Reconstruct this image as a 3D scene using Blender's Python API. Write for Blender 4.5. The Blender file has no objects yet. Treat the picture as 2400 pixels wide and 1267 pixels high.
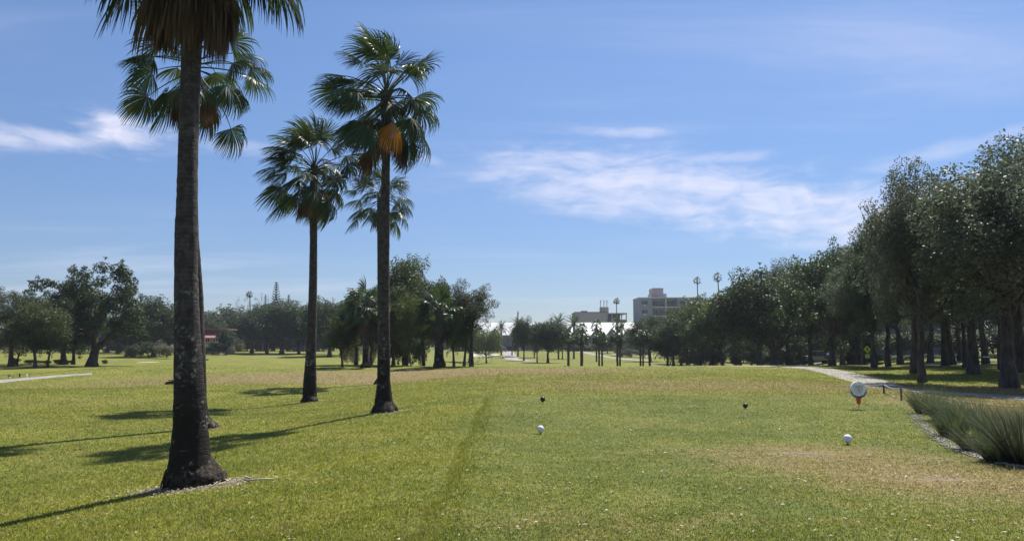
import bpy, math, random
import numpy as np
from mathutils import Vector, Matrix

# ------------------------------------------------------------------ camera, sky, sun
sc = bpy.context.scene
C = sc.collection
FPX, CX, CY, YH, HC = 1850.0, 1200.0, 633.5, 808.0, 1.6      # focal length and horizon in photo pixels, eye height
PITCH = math.atan((YH - CY) / FPX)
cam = bpy.data.cameras.new('camera')
cam.sensor_width = 36.0
cam.lens = FPX / 2400.0 * 36.0
cam.clip_end = 9000.0
camo = bpy.data.objects.new('camera', cam)
C.objects.link(camo)
camo.location = (0, 0, HC)
camo.rotation_euler = (math.pi / 2 + PITCH, 0, 0)
sc.camera = camo

SUN_AZ, SUN_EL = 31.0, 57.0            # degrees right of the view axis, degrees above the horizon
EXPOSURE = 0.68
SKY_STRENGTH = 0.068
sun = bpy.data.lights.new('sun', 'SUN')
sun.energy = 4.9
sun.angle = math.radians(0.53)
sun.color = (1.0, 0.95, 0.87)
suno = bpy.data.objects.new('sun', sun)
C.objects.link(suno)
suno.location = (30, 60, 90)
suno.rotation_euler = (math.radians(90 - SUN_EL), 0, math.radians(180 - SUN_AZ))

sc.view_settings.view_transform = 'Standard'
sc.view_settings.look = 'None'
sc.view_settings.gamma = 1.0
sc.view_settings.use_curve_mapping = False
sc.view_settings.exposure = EXPOSURE
sc.cycles.max_bounces = 6
sc.cycles.diffuse_bounces = 3
sc.cycles.glossy_bounces = 2
sc.cycles.transmission_bounces = 3
sc.cycles.transparent_max_bounces = 4
sc.cycles.volume_bounces = 0

def pix_dir(px, py):
    u, v = (px - CX) / FPX, (CY - py) / FPX
    return u, math.cos(PITCH) - math.sin(PITCH) * v, math.sin(PITCH) + math.cos(PITCH) * v


class NT:
    """small helper to write node trees"""
    def __init__(self, tree):
        self.t = tree
        self.n = tree.nodes
        self.l = tree.links
    def node(self, typ, **kw):
        nd = self.n.new(typ)
        for k, v in kw.items():
            setattr(nd, k, v)
        return nd
    def link(self, a, b):
        self.l.new(a, b)
    def val(self, sock, v):
        if hasattr(v, 'is_linked'):
            self.l.new(v, sock)
        else:
            sock.default_value = v
    def math(self, op, a, b=0.0, c=None, clamp=False):
        nd = self.node('ShaderNodeMath', operation=op, use_clamp=clamp)
        self.val(nd.inputs[0], a)
        self.val(nd.inputs[1], b)
        if c is not None:
            self.val(nd.inputs[2], c)
        return nd.outputs[0]
    def ss(self, v, lo, hi, out0=0.0, out1=1.0):
        nd = self.node('ShaderNodeMapRange', interpolation_type='SMOOTHSTEP')
        self.val(nd.inputs[0], v)
        self.val(nd.inputs[1], lo)
        self.val(nd.inputs[2], hi)
        self.val(nd.inputs[3], out0)
        self.val(nd.inputs[4], out1)
        return nd.outputs[0]
    def mix(self, f, a, b, mode='MIX'):
        nd = self.node('ShaderNodeMix', data_type='RGBA', blend_type=mode)
        self.val(nd.inputs[0], f)
        for s, v in ((nd.inputs[6], a), (nd.inputs[7], b)):
            if isinstance(v, tuple):
                s.default_value = (v[0], v[1], v[2], 1)
            else:
                self.l.new(v, s)
        return nd.outputs[2]
    def noise(self, vec, scale, detail=3.0, rough=0.55, dist=0.0, dims='3D'):
        nd = self.node('ShaderNodeTexNoise', noise_dimensions=dims)
        if vec is not None:
            self.l.new(vec, nd.inputs['Vector'])
        nd.inputs['Scale'].default_value = scale
        nd.inputs['Detail'].default_value = detail
        nd.inputs['Roughness'].default_value = rough
        nd.inputs['Distortion'].default_value = dist
        return nd.outputs[0]
    def comb(self, x, y, z):
        nd = self.node('ShaderNodeCombineXYZ')
        for i, v in enumerate((x, y, z)):
            self.val(nd.inputs[i], v)
        return nd.outputs[0]


def make_world():
    w = bpy.data.worlds.new('World')
    sc.world = w
    w.use_nodes = True
    T = NT(w.node_tree)
    T.n.clear()
    out = T.node('ShaderNodeOutputWorld')
    bg = T.node('ShaderNodeBackground')
    bg.inputs[1].default_value = SKY_STRENGTH
    T.link(bg.outputs[0], out.inputs[0])
    sky = T.node('ShaderNodeTexSky', sky_type='NISHITA')
    sky.sun_disc = False
    sky.sun_elevation = math.radians(SUN_EL)
    sky.sun_rotation = math.radians(SUN_AZ)
    sky.altitude = 0
    sky.air_density = 1.0
    sky.dust_density = 0.25
    sky.ozone_density = 4.0
    tc = T.node('ShaderNodeTexCoord')
    sep = T.node('ShaderNodeSeparateXYZ')
    T.link(tc.outputs['Generated'], sep.inputs[0])
    x, y, z = sep.outputs
    az = T.math('ARCTAN2', x, y)
    el = T.math('ARCSINE', z)
    zc = T.math('ADD', T.math('MAXIMUM', z, 0.0), 0.12)
    plane = T.comb(T.math('DIVIDE', x, zc), T.math('DIVIDE', y, zc), 0.0)
    # broad thin cirrus over the whole dome
    pm = T.node('ShaderNodeMapping')
    T.link(plane, pm.inputs[0])
    pm.inputs['Rotation'].default_value = (0, 0, math.radians(35))
    pm.inputs['Scale'].default_value = (0.35, 1.5, 1)
    cir = T.ss(T.noise(pm.outputs[0], 1.3, 6, 0.6, 0.6), 0.42, 0.80)
    big = T.ss(T.noise(plane, 0.55, 2, 0.5), 0.38, 0.66)
    veil = T.math('MULTIPLY', T.math('MULTIPLY', cir, big), 0.34)
    veil = T.math('ADD', veil, T.math('MULTIPLY', big, 0.015))
    # the separate fair-weather clouds
    warp = T.noise(T.comb(T.math('MULTIPLY', az, 3.0), T.math('MULTIPLY', el, 7.0), 8.3), 1.0, 3, 0.5)
    st = T.comb(T.math('MULTIPLY', az, 7.0), T.math('ADD', T.math('MULTIPLY', el, 22.0), T.math('MULTIPLY', warp, 2.0)), 3.7)
    nz = T.noise(st, 1.0, 6, 0.56, 0.8)
    st2 = T.comb(T.math('MULTIPLY', az, 26.0), T.math('ADD', T.math('MULTIPLY', el, 62.0), T.math('MULTIPLY', warp, 6.0)), 1.1)
    nz2 = T.noise(st2, 1.0, 5, 0.55, 0.6)
    nn = T.math('ADD', T.math('MULTIPLY', nz, 0.62), T.math('MULTIPLY', nz2, 0.38))
    total = None
    #        px    py   half-w  half-h  density tilt
    clouds = [(1560, 438, 380, 72, 0.80, 0.10), (1850, 488, 320, 62, 1.0, 0.07), (1330, 445, 150, 34, 0.65, 0.0),
              (275, 312, 105, 42, 1.25, -0.10), (110, 325, 220, 26, 0.75, -0.05), (1440, 312, 130, 12, 0.52, 0.05),
              (1250, 378, 110, 11, 0.46, 0.0), (1150, 412, 50, 14, 0.52, -0.1), (560, 345, 120, 18, 0.30, 0.1),
              (1680, 372, 150, 16, 0.55, 0.0), (2060, 510, 240, 44, 0.95, 0.0), (1940, 570, 120, 14, 0.42, 0.0),
              (2250, 345, 200, 20, 0.40, -0.15), (1000, 372, 50, 12, 0.35, 0.3), (-500, 250, 260, 40, 0.8, 0.0),
              (3000, 380, 420, 60, 0.9, 0.0), (-900, 420, 300, 30, 0.7, 0.0)]
    for (px, py, hw, hh, den, tilt) in clouds:
        d = Vector(pix_dir(px, py)).normalized()
        a0, e0 = math.atan2(d.x, d.y), math.asin(d.z)
        da = T.math('SUBTRACT', az, a0)
        de = T.math('SUBTRACT', T.math('SUBTRACT', el, e0), T.math('MULTIPLY', da, -tilt))
        qa = T.math('DIVIDE', da, hw / FPX)
        qe = T.math('DIVIDE', de, hh / FPX)
        r2 = T.math('ADD', T.math('MULTIPLY', qa, qa), T.math('MULTIPLY', qe, qe))
        g = T.math('EXPONENT', T.math('MULTIPLY', r2, -0.62))
        m = T.math('MULTIPLY', T.ss(T.math('ADD', g, T.math('MULTIPLY', T.math('SUBTRACT', nn, 0.5), 2.4)), 0.22, 1.30), den)
        m = T.math('MULTIPLY', m, T.ss(g, 0.02, 0.55))
        total = m if total is None else T.math('MAXIMUM', total, m)
    fac = T.math('ADD', veil, T.math('MULTIPLY', total, 0.85), clamp=True)
    fac = T.math('MULTIPLY', fac, T.ss(z, -0.01, 0.06))
    blue = T.mix(1.0, sky.outputs[0], (0.96, 1.045, 1.15), 'MULTIPLY')
    thin = T.ss(z, -0.02, 0.42, 0.70, 1.0)
    blue = T.mix(1.0, blue, T.comb(thin, T.math('MULTIPLY', thin, 0.98), T.math('ADD', T.math('MULTIPLY', thin, 0.75), 0.25)), 'MULTIPLY')
    col = T.mix(fac, blue, (8.6, 8.5, 9.9))
    T.link(col, bg.inputs[0])

make_world()

# ------------------------------------------------------------------ general helpers
rng = np.random.default_rng(7)
random.seed(7)

def sst(a, b, t):
    t = np.clip((np.asarray(t, float) - a) / (b - a), 0, 1)
    return t * t * (3 - 2 * t)

def gz(x, y):
    """height of the ground, metres"""
    x = np.asarray(x, float); y = np.asarray(y, float)
    left = 1 - np.clip(0.10 * sst(-0.95, -0.55, x) + 0.90 * sst(-9.0, -0.7, x), 0, 1)
    flatl = 1 - sst(-9.5, -6.5, x)
    edge = 0.05 * np.exp(-((x + 0.75) / 0.30) ** 2) * sst(60, 30, y)
    z = -0.6 * left + edge * 0.0
    knoll = sst(42, 58, y) * sst(-42, -24, x) * (1 - sst(70, 110, y))
    z = z * (1 - 0.93 * knoll * (1 - sst(-3.6, 4, x) * 0))
    z = z + 0.13 * np.sin(x * 0.23 + 1.3) * np.sin(y * 0.24 + 0.4) * sst(16, 34, y) * flatl
    z = z + 0.05 * np.sin(x * 0.11 + y * 0.06) * sst(45, 70, y)
    dip = sst(60, 98, y) * sst(-28, -10, x) * (1 - sst(0, 16, x - (24 + 0.12 * y)))
    z = z - 1.5 * dip
    far = sst(178, 232, y)
    z = z * (1 - far) + (-0.30) * far
    z = z - 0.18 * sst(11.5, 17, x) * sst(4, 12, y) * (1 - sst(30, 50, y))
    return z

def gzf(x, y):
    return float(gz(x, y))

def on_ground(px, py, guess=30.0):
    """where the line of sight through a photo pixel meets the ground"""
    dx, dy, dz = pix_dir(px, py)
    t = 4.0
    prev = t
    while t < 900:
        if HC + dz * t <= gzf(dx * t, dy * t):
            break
        prev = t
        t *= 1.01
    lo, hi = prev, t
    for _ in range(30):
        m = (lo + hi) / 2
        if HC + dz * m <= gzf(dx * m, dy * m):
            hi = m
        else:
            lo = m
    return Vector((dx * hi, dy * hi, gzf(dx * hi, dy * hi)))

def at(px, py, Y):
    """point at distance Y down the view axis on the line through a pixel"""
    dx, dy, dz = pix_dir(px, py)
    t = Y / dy
    return Vector((dx * t, Y, HC + dz * t))

def base_at(px, Y):
    p = at(px, 840, Y)
    return Vector((p.x, Y, gzf(p.x, Y)))


class MB:
    def __init__(self):
        self.v = []
        self.f = []
        self.nv = 0
    def add(self, verts, faces):
        o = len(self.v)
        self.v.extend([tuple(p) for p in verts])
        self.f.extend([tuple(i + o for i in fc) for fc in faces])
        return self
    def box(self, cx, cy, cz, sx, sy, sz, rz=0.0):
        c, s = math.cos(rz), math.sin(rz)
        vs = []
        for dz in (-.5, .5):
            for dx, dy in ((-.5, -.5), (.5, -.5), (.5, .5), (-.5, .5)):
                a, b = dx * sx, dy * sy
                vs.append((cx + a * c - b * s, cy + a * s + b * c, cz + dz * sz))
        return self.add(vs, [(3, 2, 1, 0), (4, 5, 6, 7), (0, 1, 5, 4), (1, 2, 6, 5), (2, 3, 7, 6), (3, 0, 4, 7)])
    def tube(self, pts, radii, sides=8, cap=True):
        pts = [Vector(p) for p in pts]
        n = len(pts)
        vs = []
        ref = Vector((0.37, 0.93, 0.11)).normalized()
        for i in range(n):
            d = (pts[min(i + 1, n - 1)] - pts[max(i - 1, 0)])
            d = d.normalized() if d.length > 1e-9 else Vector((0, 0, 1))
            a = d.cross(ref)
            if a.length < 1e-3:
                a = d.cross(Vector((1, 0, 0)))
            a.normalize()
            b = d.cross(a)
            r = radii[i] if hasattr(radii, '__len__') else radii
            for k in range(sides):
                t = 2 * math.pi * k / sides
                vs.append(pts[i] + a * (r * math.cos(t)) + b * (r * math.sin(t)))
        fs = []
        for i in range(n - 1):
            for k in range(sides):
                k2 = (k + 1) % sides
                fs.append((i * sides + k, i * sides + k2, (i + 1) * sides + k2, (i + 1) * sides + k))
        if cap:
            fs.append(tuple(range(sides - 1, -1, -1)))
            fs.append(tuple((n - 1) * sides + k for k in range(sides)))
        return self.add(vs, fs)
    def prism(self, poly, y0, y1):
        """polygon in x,z extruded along y"""
        n = len(poly)
        vs = [(x, y0, z) for x, z in poly] + [(x, y1, z) for x, z in poly]
        fs = [tuple(range(n)), tuple(range(2 * n - 1, n - 1, -1))]
        for i in range(n):
            j = (i + 1) % n
            fs.append((i, n + i, n + j, j))
        return self.add(vs, fs)
    def sphere(self, c, r, seg=20, rings=12, sz=1.0):
        vs = [(c[0], c[1], c[2] + r * sz)]
        for i in range(1, rings):
            t = math.pi * i / rings
            for k in range(seg):
                a = 2 * math.pi * k / seg
                vs.append((c[0] + r * math.sin(t) * math.cos(a), c[1] + r * math.sin(t) * math.sin(a), c[2] + r * sz * math.cos(t)))
        vs.append((c[0], c[1], c[2] - r * sz))
        fs = [(0, 1 + k, 1 + (k + 1) % seg) for k in range(seg)]
        for i in range(rings - 2):
            for k in range(seg):
                a = 1 + i * seg + k; b = 1 + i * seg + (k + 1) % seg
                fs.append((a, a + seg, b + seg, b))
        l = len(vs) - 1
        o = 1 + (rings - 2) * seg
        fs += [(l, o + (k + 1) % seg, o + k) for k in range(seg)]
        return self.add(vs, fs)
    def mesh(self, name, mat=None, smooth=False):
        me = bpy.data.meshes.new(name)
        me.from_pydata(self.v, [], self.f)
        if mat:
            me.materials.append(mat)
        if smooth:
            me.polygons.foreach_set('use_smooth', [True] * len(me.polygons))
        me.update()
        return me


def link(name, me, parent=None, loc=None):
    o = bpy.data.objects.new(name, me)
    C.objects.link(o)
    if parent is not None:
        o.parent = parent
    if loc is not None:
        o.location = loc
    return o

def part(name, mb, mat, parent, smooth=False, loc=None):
    return link(name, mb.mesh(name, mat, smooth), parent, loc)

def tag(o, label, cat, group=None):
    o['label'] = label
    o['category'] = cat
    if group:
        o['group'] = group
    return o

def thing(name, label, cat, loc, rz=0.0, group=None):
    o = bpy.data.objects.new(name, None)
    C.objects.link(o)
    o.empty_display_size = 0.2
    o.location = loc
    o.rotation_euler = (0, 0, rz)
    return tag(o, label, cat, group)

def structure(name, me):
    o = link(name, me)
    o['kind'] = 'structure'
    return o

def mesh_np(name, verts, quads=None, tris=None, mat=None, smooth=False):
    """fast mesh from numpy arrays"""
    me = bpy.data.meshes.new(name)
    verts = np.asarray(verts, np.float32)
    me.vertices.add(len(verts))
    me.vertices.foreach_set('co', verts.ravel())
    idx, starts, tot = [], [], 0
    if quads is not None and len(quads):
        idx.append(np.asarray(quads, np.int32).ravel())
        starts.append(np.arange(len(quads), dtype=np.int32) * 4)
        tot = len(quads) * 4
    if tris is not None and len(tris):
        idx.append(np.asarray(tris, np.int32).ravel())
        starts.append(np.arange(len(tris), dtype=np.int32) * 3 + tot)
    idx = np.concatenate(idx); starts = np.concatenate(starts)
    me.loops.add(len(idx))
    me.loops.foreach_set('vertex_index', idx)
    me.polygons.add(len(starts))
    me.polygons.foreach_set('loop_start', starts)
    if smooth:
        me.polygons.foreach_set('use_smooth', np.ones(len(starts), bool))
    if mat:
        me.materials.append(mat)
    me.update(calc_edges=True)
    me.validate()
    return me

def attr(me, name, data, domain='POINT'):
    a = me.attributes.new(name, 'FLOAT', domain)
    a.data.foreach_set('value', np.asarray(data, np.float32).ravel())

# ------------------------------------------------------------------ materials
def new_mat(name):
    m = bpy.data.materials.new(name)
    m.use_nodes = True
    T = NT(m.node_tree)
    T.n.clear()
    out = T.node('ShaderNodeOutputMaterial')
    return m, T, out

def principled(T, out, col, rough=0.6, spec=0.5, metal=0.0, bump=None, bstr=0.3, bdist=0.02):
    b = T.node('ShaderNodeBsdfPrincipled')
    T.val(b.inputs['Base Color'], (col[0], col[1], col[2], 1) if isinstance(col, tuple) else col)
    T.val(b.inputs['Roughness'], rough)
    b.inputs['Specular IOR Level'].default_value = spec
    b.inputs['Metallic'].default_value = metal
    if bump is not None:
        bp = T.node('ShaderNodeBump')
        bp.inputs['Strength'].default_value = bstr
        bp.inputs['Distance'].default_value = bdist
        T.link(bump, bp.inputs['Height'])
        T.link(bp.outputs[0], b.inputs['Normal'])
    if out is not None:
        T.link(b.outputs[0], out.inputs[0])
    return b

def plain(name, col, rough=0.6, spec=0.4, metal=0.0, var=0.12, scale=3.0):
    """painted or plain surface with slight uneven colour"""
    m, T, out = new_mat(name)
    tc = T.node('ShaderNodeTexCoord')
    n = T.noise(tc.outputs['Object'], scale, 4, 0.6)
    lo = tuple(c * (1 - var) for c in col); hi = tuple(min(1, c * (1 + var)) for c in col)
    principled(T, out, T.mix(n, lo, hi), rough, spec, metal, bump=n, bstr=0.05)
    return m

def leaf_mat(name, dark, light, trans=0.35, gloss=0.35, rough=0.42, tcol=None, attr_name='rnd', dead=None):
    m, T, out = new_mat(name)
    at_ = T.node('ShaderNodeAttribute', attribute_name=attr_name)
    oi = T.node('ShaderNodeObjectInfo')
    geo = T.node('ShaderNodeNewGeometry')
    r = at_.outputs['Fac']
    big = T.noise(geo.outputs['Position'], 0.35, 2, 0.5)
    f = T.math('ADD', T.math('MULTIPLY', r, 0.65), T.math('MULTIPLY', T.math('SUBTRACT', big, 0.35), 0.7), clamp=True)
    col = T.mix(f, dark, light)
    if dead:
        col = T.mix(T.ss(r, 0.93, 0.97), col, dead)
    hv = T.node('ShaderNodeHueSaturation')
    T.link(col, hv.inputs['Color'])
    T.val(hv.inputs['Value'], T.math('ADD', T.math('MULTIPLY', oi.outputs['Random'], 0.55), 0.75))
    T.val(hv.inputs['Hue'], T.math('ADD', T.math('MULTIPLY', oi.outputs['Random'], 0.045), 0.478))
    col = hv.outputs[0]
    b = principled(T, None, col, rough, gloss)
    tr = T.node('ShaderNodeBsdfTranslucent')
    tl = T.mix(0.5, col, tcol or (light[0] * 1.6, light[1] * 1.7, light[2] * 0.9))
    T.link(tl, tr.inputs[0])
    mx = T.node('ShaderNodeMixShader')
    mx.inputs[0].default_value = trans
    T.link(b.outputs[0], mx.inputs[1])
    T.link(tr.outputs[0], mx.inputs[2])
    T.link(mx.outputs[0], out.inputs[0])
    return m

def turf_colour(T):
    """colour of the turf from world position and the dry / tee / bare masks"""
    geo = T.node('ShaderNodeNewGeometry')
    P = geo.outputs['Position']
    dry = T.node('ShaderNodeAttribute', attribute_name='dry').outputs['Fac']
    tee = T.node('ShaderNodeAttribute', attribute_name='tee').outputs['Fac']
    bare = T.node('ShaderNodeAttribute', attribute_name='bare').outputs['Fac']
    n1 = T.noise(P, 0.33, 4, 0.6, 0.3)
    n2 = T.noise(P, 1.7, 5, 0.65)
    n3 = T.noise(P, 9.0, 4, 0.7)
    sm = T.node('ShaderNodeMapping')
    T.link(P, sm.inputs[0])
    sm.inputs['Scale'].default_value = (0.10, 0.30, 0.2)
    n0 = T.noise(sm.outputs[0], 0.8, 3, 0.5)
    rough_c = T.mix(T.ss(n1, 0.30, 0.70), (0.145, 0.175, 0.022), (0.265, 0.260, 0.040))
    tee_c = T.mix(T.ss(n1, 0.35, 0.68), (0.112, 0.145, 0.028), (0.195, 0.212, 0.044))
    col = T.mix(tee, rough_c, tee_c)
    col = T.mix(T.math('MULTIPLY', T.ss(n2, 0.42, 0.75), 0.6), col, (0.27, 0.235, 0.070))
    col = T.mix(T.math('MULTIPLY', T.ss(n0, 0.5, 0.75), 0.35), col, (0.25, 0.215, 0.075))
    d = T.math('ADD', dry, T.math('MULTIPLY', T.math('SUBTRACT', n2, 0.5), 0.9))
    d = T.math('MULTIPLY', T.ss(d, 0.22, 0.95), T.ss(dry, 0.02, 0.25))
    col = T.mix(d, col, T.mix(n1, (0.250, 0.195, 0.085), (0.300, 0.210, 0.105)))
    return P, col, bare, n1, n2, n3

def make_turf_mats():
    m, T, out = new_mat('turf')
    P, col, bare, n1, n2, n3 = turf_colour(T)
    soil = T.mix(T.ss(n3, 0.35, 0.7), (0.09, 0.07, 0.045), (0.27, 0.22, 0.165))
    b = T.math('ADD', bare, T.math('MULTIPLY', T.math('SUBTRACT', n3, 0.5), 0.8))
    b = T.math('MULTIPLY', T.ss(b, 0.35, 0.6), T.ss(bare, 0.05, 0.3))
    dk = T.mix(T.math('MULTIPLY', T.ss(n3, 0.62, 0.38), 0.55), col, (0.045, 0.055, 0.014))
    fine = T.noise(P, 34.0, 3, 0.7)
    dk = T.mix(T.math('MULTIPLY', T.ss(fine, 0.55, 0.36), 0.5), dk, (0.035, 0.045, 0.012))
    dk = T.mix(T.math('MULTIPLY', T.ss(fine, 0.60, 0.72), 0.35), dk, (0.30, 0.28, 0.11))
    c = T.mix(b, dk, soil)
    h = T.math('ADD', T.math('MULTIPLY', fine, 0.6), n3)
    principled(T, out, c, 0.85, 0.12, bump=h, bstr=0.75, bdist=0.035)
    g, T, out = new_mat('grass_blades')
    P, col, bare, n1, n2, n3 = turf_colour(T)
    r = T.node('ShaderNodeAttribute', attribute_name='rnd').outputs['Fac']
    col = T.mix(T.math('MULTIPLY', r, 0.8), T.mix(0.30, col, (0.085, 0.115, 0.018)), T.mix(0.45, col, (0.40, 0.39, 0.08)))
    col = T.mix(T.math('MULTIPLY', T.ss(n3, 0.56, 0.38), 0.38), col, (0.055, 0.080, 0.016))
    col = T.mix(T.math('MULTIPLY', T.ss(n2, 0.50, 0.34), 0.35), col, (0.075, 0.110, 0.020))
    col = T.mix(T.ss(r, 0.90, 0.96), col, (0.40, 0.35, 0.18))
    b = principled(T, None, col, 0.5, 0.25)
    tr = T.node('ShaderNodeBsdfTranslucent')
    T.link(T.mix(1.0, col, (1.25, 1.3, 0.8), 'MULTIPLY'), tr.inputs[0])
    mx = T.node('ShaderNodeMixShader')
    mx.inputs[0].default_value = 0.42
    T.link(b.outputs[0], mx.inputs[1]); T.link(tr.outputs[0], mx.inputs[2])
    T.link(mx.outputs[0], out.inputs[0])
    return m, g

M = {}
M['turf'], M['blades'] = make_turf_mats()

def bark_mat(name, dark, light, ring=0.0, lichen=0.0, scale=6.0, blackbase=0.0):
    m, T, out = new_mat(name)
    tc = T.node('ShaderNodeTexCoord')
    P = tc.outputs['Object']
    mp = T.node('ShaderNodeMapping')
    T.link(P, mp.inputs[0])
    mp.inputs['Scale'].default_value = (1.0, 1.0, 0.35) if not ring else (1, 1, 1)
    n1 = T.noise(mp.outputs[0], scale, 6, 0.65, 0.4)
    n2 = T.noise(P, scale * 0.35, 3, 0.6)
    n3 = T.noise(P, scale * 4.0, 4, 0.7)
    col = T.mix(T.ss(n1, 0.3, 0.72), dark, light)
    h = T.math('ADD', n1, T.math('MULTIPLY', n3, 0.35))
    if ring:
        sep = T.node('ShaderNodeSeparateXYZ')
        T.link(P, sep.inputs[0])
        zz = T.math('ADD', T.math('MULTIPLY', sep.outputs[2], ring), T.math('MULTIPLY', n2, 9.0))
        w = T.math('ABSOLUTE', T.math('SINE', zz))
        col = T.mix(T.math('MULTIPLY', T.math('MULTIPLY', T.ss(w, 0.35, 0.0), T.ss(n1, 0.35, 0.6)), 0.45), col, tuple(c * 0.35 for c in dark))
        h = T.math('ADD', h, T.math('MULTIPLY', T.ss(w, 0.0, 0.4), 0.3))
        crack = T.noise(T.comb(T.math('MULTIPLY', sep.outputs[0], 3.5), T.math('MULTIPLY', sep.outputs[1], 3.5), T.math('MULTIPLY', sep.outputs[2], 0.5)), 5.0, 4, 0.6)
        col = T.mix(T.math('MULTIPLY', T.ss(crack, 0.42, 0.32), 0.45), col, tuple(c * 0.4 for c in dark))
        if blackbase:
            zb = T.math('ADD', sep.outputs[2], T.math('MULTIPLY', T.math('SUBTRACT', n2, 0.5), 2.6))
            col = T.mix(T.ss(zb, blackbase, blackbase * 0.25), col, (0.022, 0.019, 0.016))
    if lichen:
        l = T.noise(P, 3.2, 5, 0.7, 0.5)
        lf = T.noise(P, 17.0, 3, 0.6)
        k = T.math('MULTIPLY', T.ss(l, 0.52, 0.66), T.ss(lf, 0.46, 0.62))
        if blackbase:
            k = T.math('MULTIPLY', k, T.ss(sep.outputs[2], 4.2, 1.6))
        col = T.mix(T.math('MULTIPLY', k, lichen), col, (0.42, 0.41, 0.36))
    principled(T, out, col, 0.9, 0.15, bump=h, bstr=0.9, bdist=0.03)
    return m

M['palm_bark'] = bark_mat('palm_bark', (0.042, 0.036, 0.036), (0.105, 0.092, 0.090), ring=52.0, lichen=0.85, scale=9.0, blackbase=2.6)
M['palm_bark_far'] = bark_mat('palm_bark_plain', (0.06, 0.05, 0.042), (0.15, 0.13, 0.11), ring=20.0, scale=8.0)
M['root'] = bark_mat('palm_root', (0.014, 0.011, 0.009), (0.07, 0.055, 0.042), scale=22.0, lichen=0.35)
M['bark'] = bark_mat('oak_bark', (0.035, 0.030, 0.027), (0.105, 0.090, 0.078), scale=5.0)
M['pale_bark'] = bark_mat('pale_bark', (0.16, 0.145, 0.13), (0.32, 0.29, 0.26), scale=5.0)
M['oak_leaf'] = leaf_mat('oak_leaf', (0.014, 0.030, 0.019), (0.066, 0.096, 0.038), 0.27, 0.18, 0.50)
M['small_leaf'] = leaf_mat('small_leaf', (0.038, 0.054, 0.040), (0.125, 0.148, 0.094), 0.36, 0.18, 0.50, tcol=(0.15, 0.18, 0.09), dead=(0.16, 0.13, 0.09))
M['olive_leaf'] = leaf_mat('olive_leaf', (0.032, 0.048, 0.020), (0.095, 0.118, 0.042), 0.30, 0.2, 0.5)
M['bright_leaf'] = leaf_mat('bright_leaf', (0.045, 0.065, 0.018), (0.14, 0.165, 0.045), 0.32, 0.4, 0.42)
M['pine_leaf'] = leaf_mat('pine_leaf', (0.018, 0.032, 0.014), (0.058, 0.082, 0.032), 0.18, 0.3, 0.5)
M['blue_leaf'] = leaf_mat('blue_leaf', (0.020, 0.036, 0.026), (0.055, 0.085, 0.058), 0.18, 0.3, 0.5)
M['grey_leaf'] = leaf_mat('grey_leaf', (0.09, 0.09, 0.065), (0.20, 0.19, 0.14), 0.25, 0.3, 0.6)
M['palm_leaf'] = leaf_mat('palm_leaf', (0.015, 0.034, 0.016), (0.056, 0.092, 0.034), 0.28, 0.30, 0.40, tcol=(0.11, 0.16, 0.03))
M['dead_leaf'] = leaf_mat('dead_palm_leaf', (0.060, 0.043, 0.034), (0.150, 0.108, 0.080), 0.25, 0.15, 0.6, tcol=(0.17, 0.11, 0.07))
M['orange_leaf'] = leaf_mat('orange_dead_leaf', (0.30, 0.095, 0.018), (0.50, 0.19, 0.035), 0.35, 0.3, 0.5, tcol=(0.7, 0.30, 0.05))
M['reed'] = leaf_mat('reed_blade', (0.045, 0.062, 0.042), (0.120, 0.142, 0.092), 0.28, 0.35, 0.45, dead=(0.38, 0.34, 0.24))
M['reed_dark'] = leaf_mat('dark_reed_blade', (0.022, 0.028, 0.018), (0.060, 0.068, 0.040), 0.2, 0.3, 0.5, dead=(0.42, 0.38, 0.28))
M['straw'] = leaf_mat('straw_blade', (0.13, 0.115, 0.075), (0.27, 0.235, 0.155), 0.28, 0.3, 0.5)

# ------------------------------------------------------------------ ground
def ell(x, y, cx, cy, rx, ry, p=2.0):
    return np.exp(-(np.abs((x - cx) / rx) ** p + np.abs((y - cy) / ry) ** p))

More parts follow.
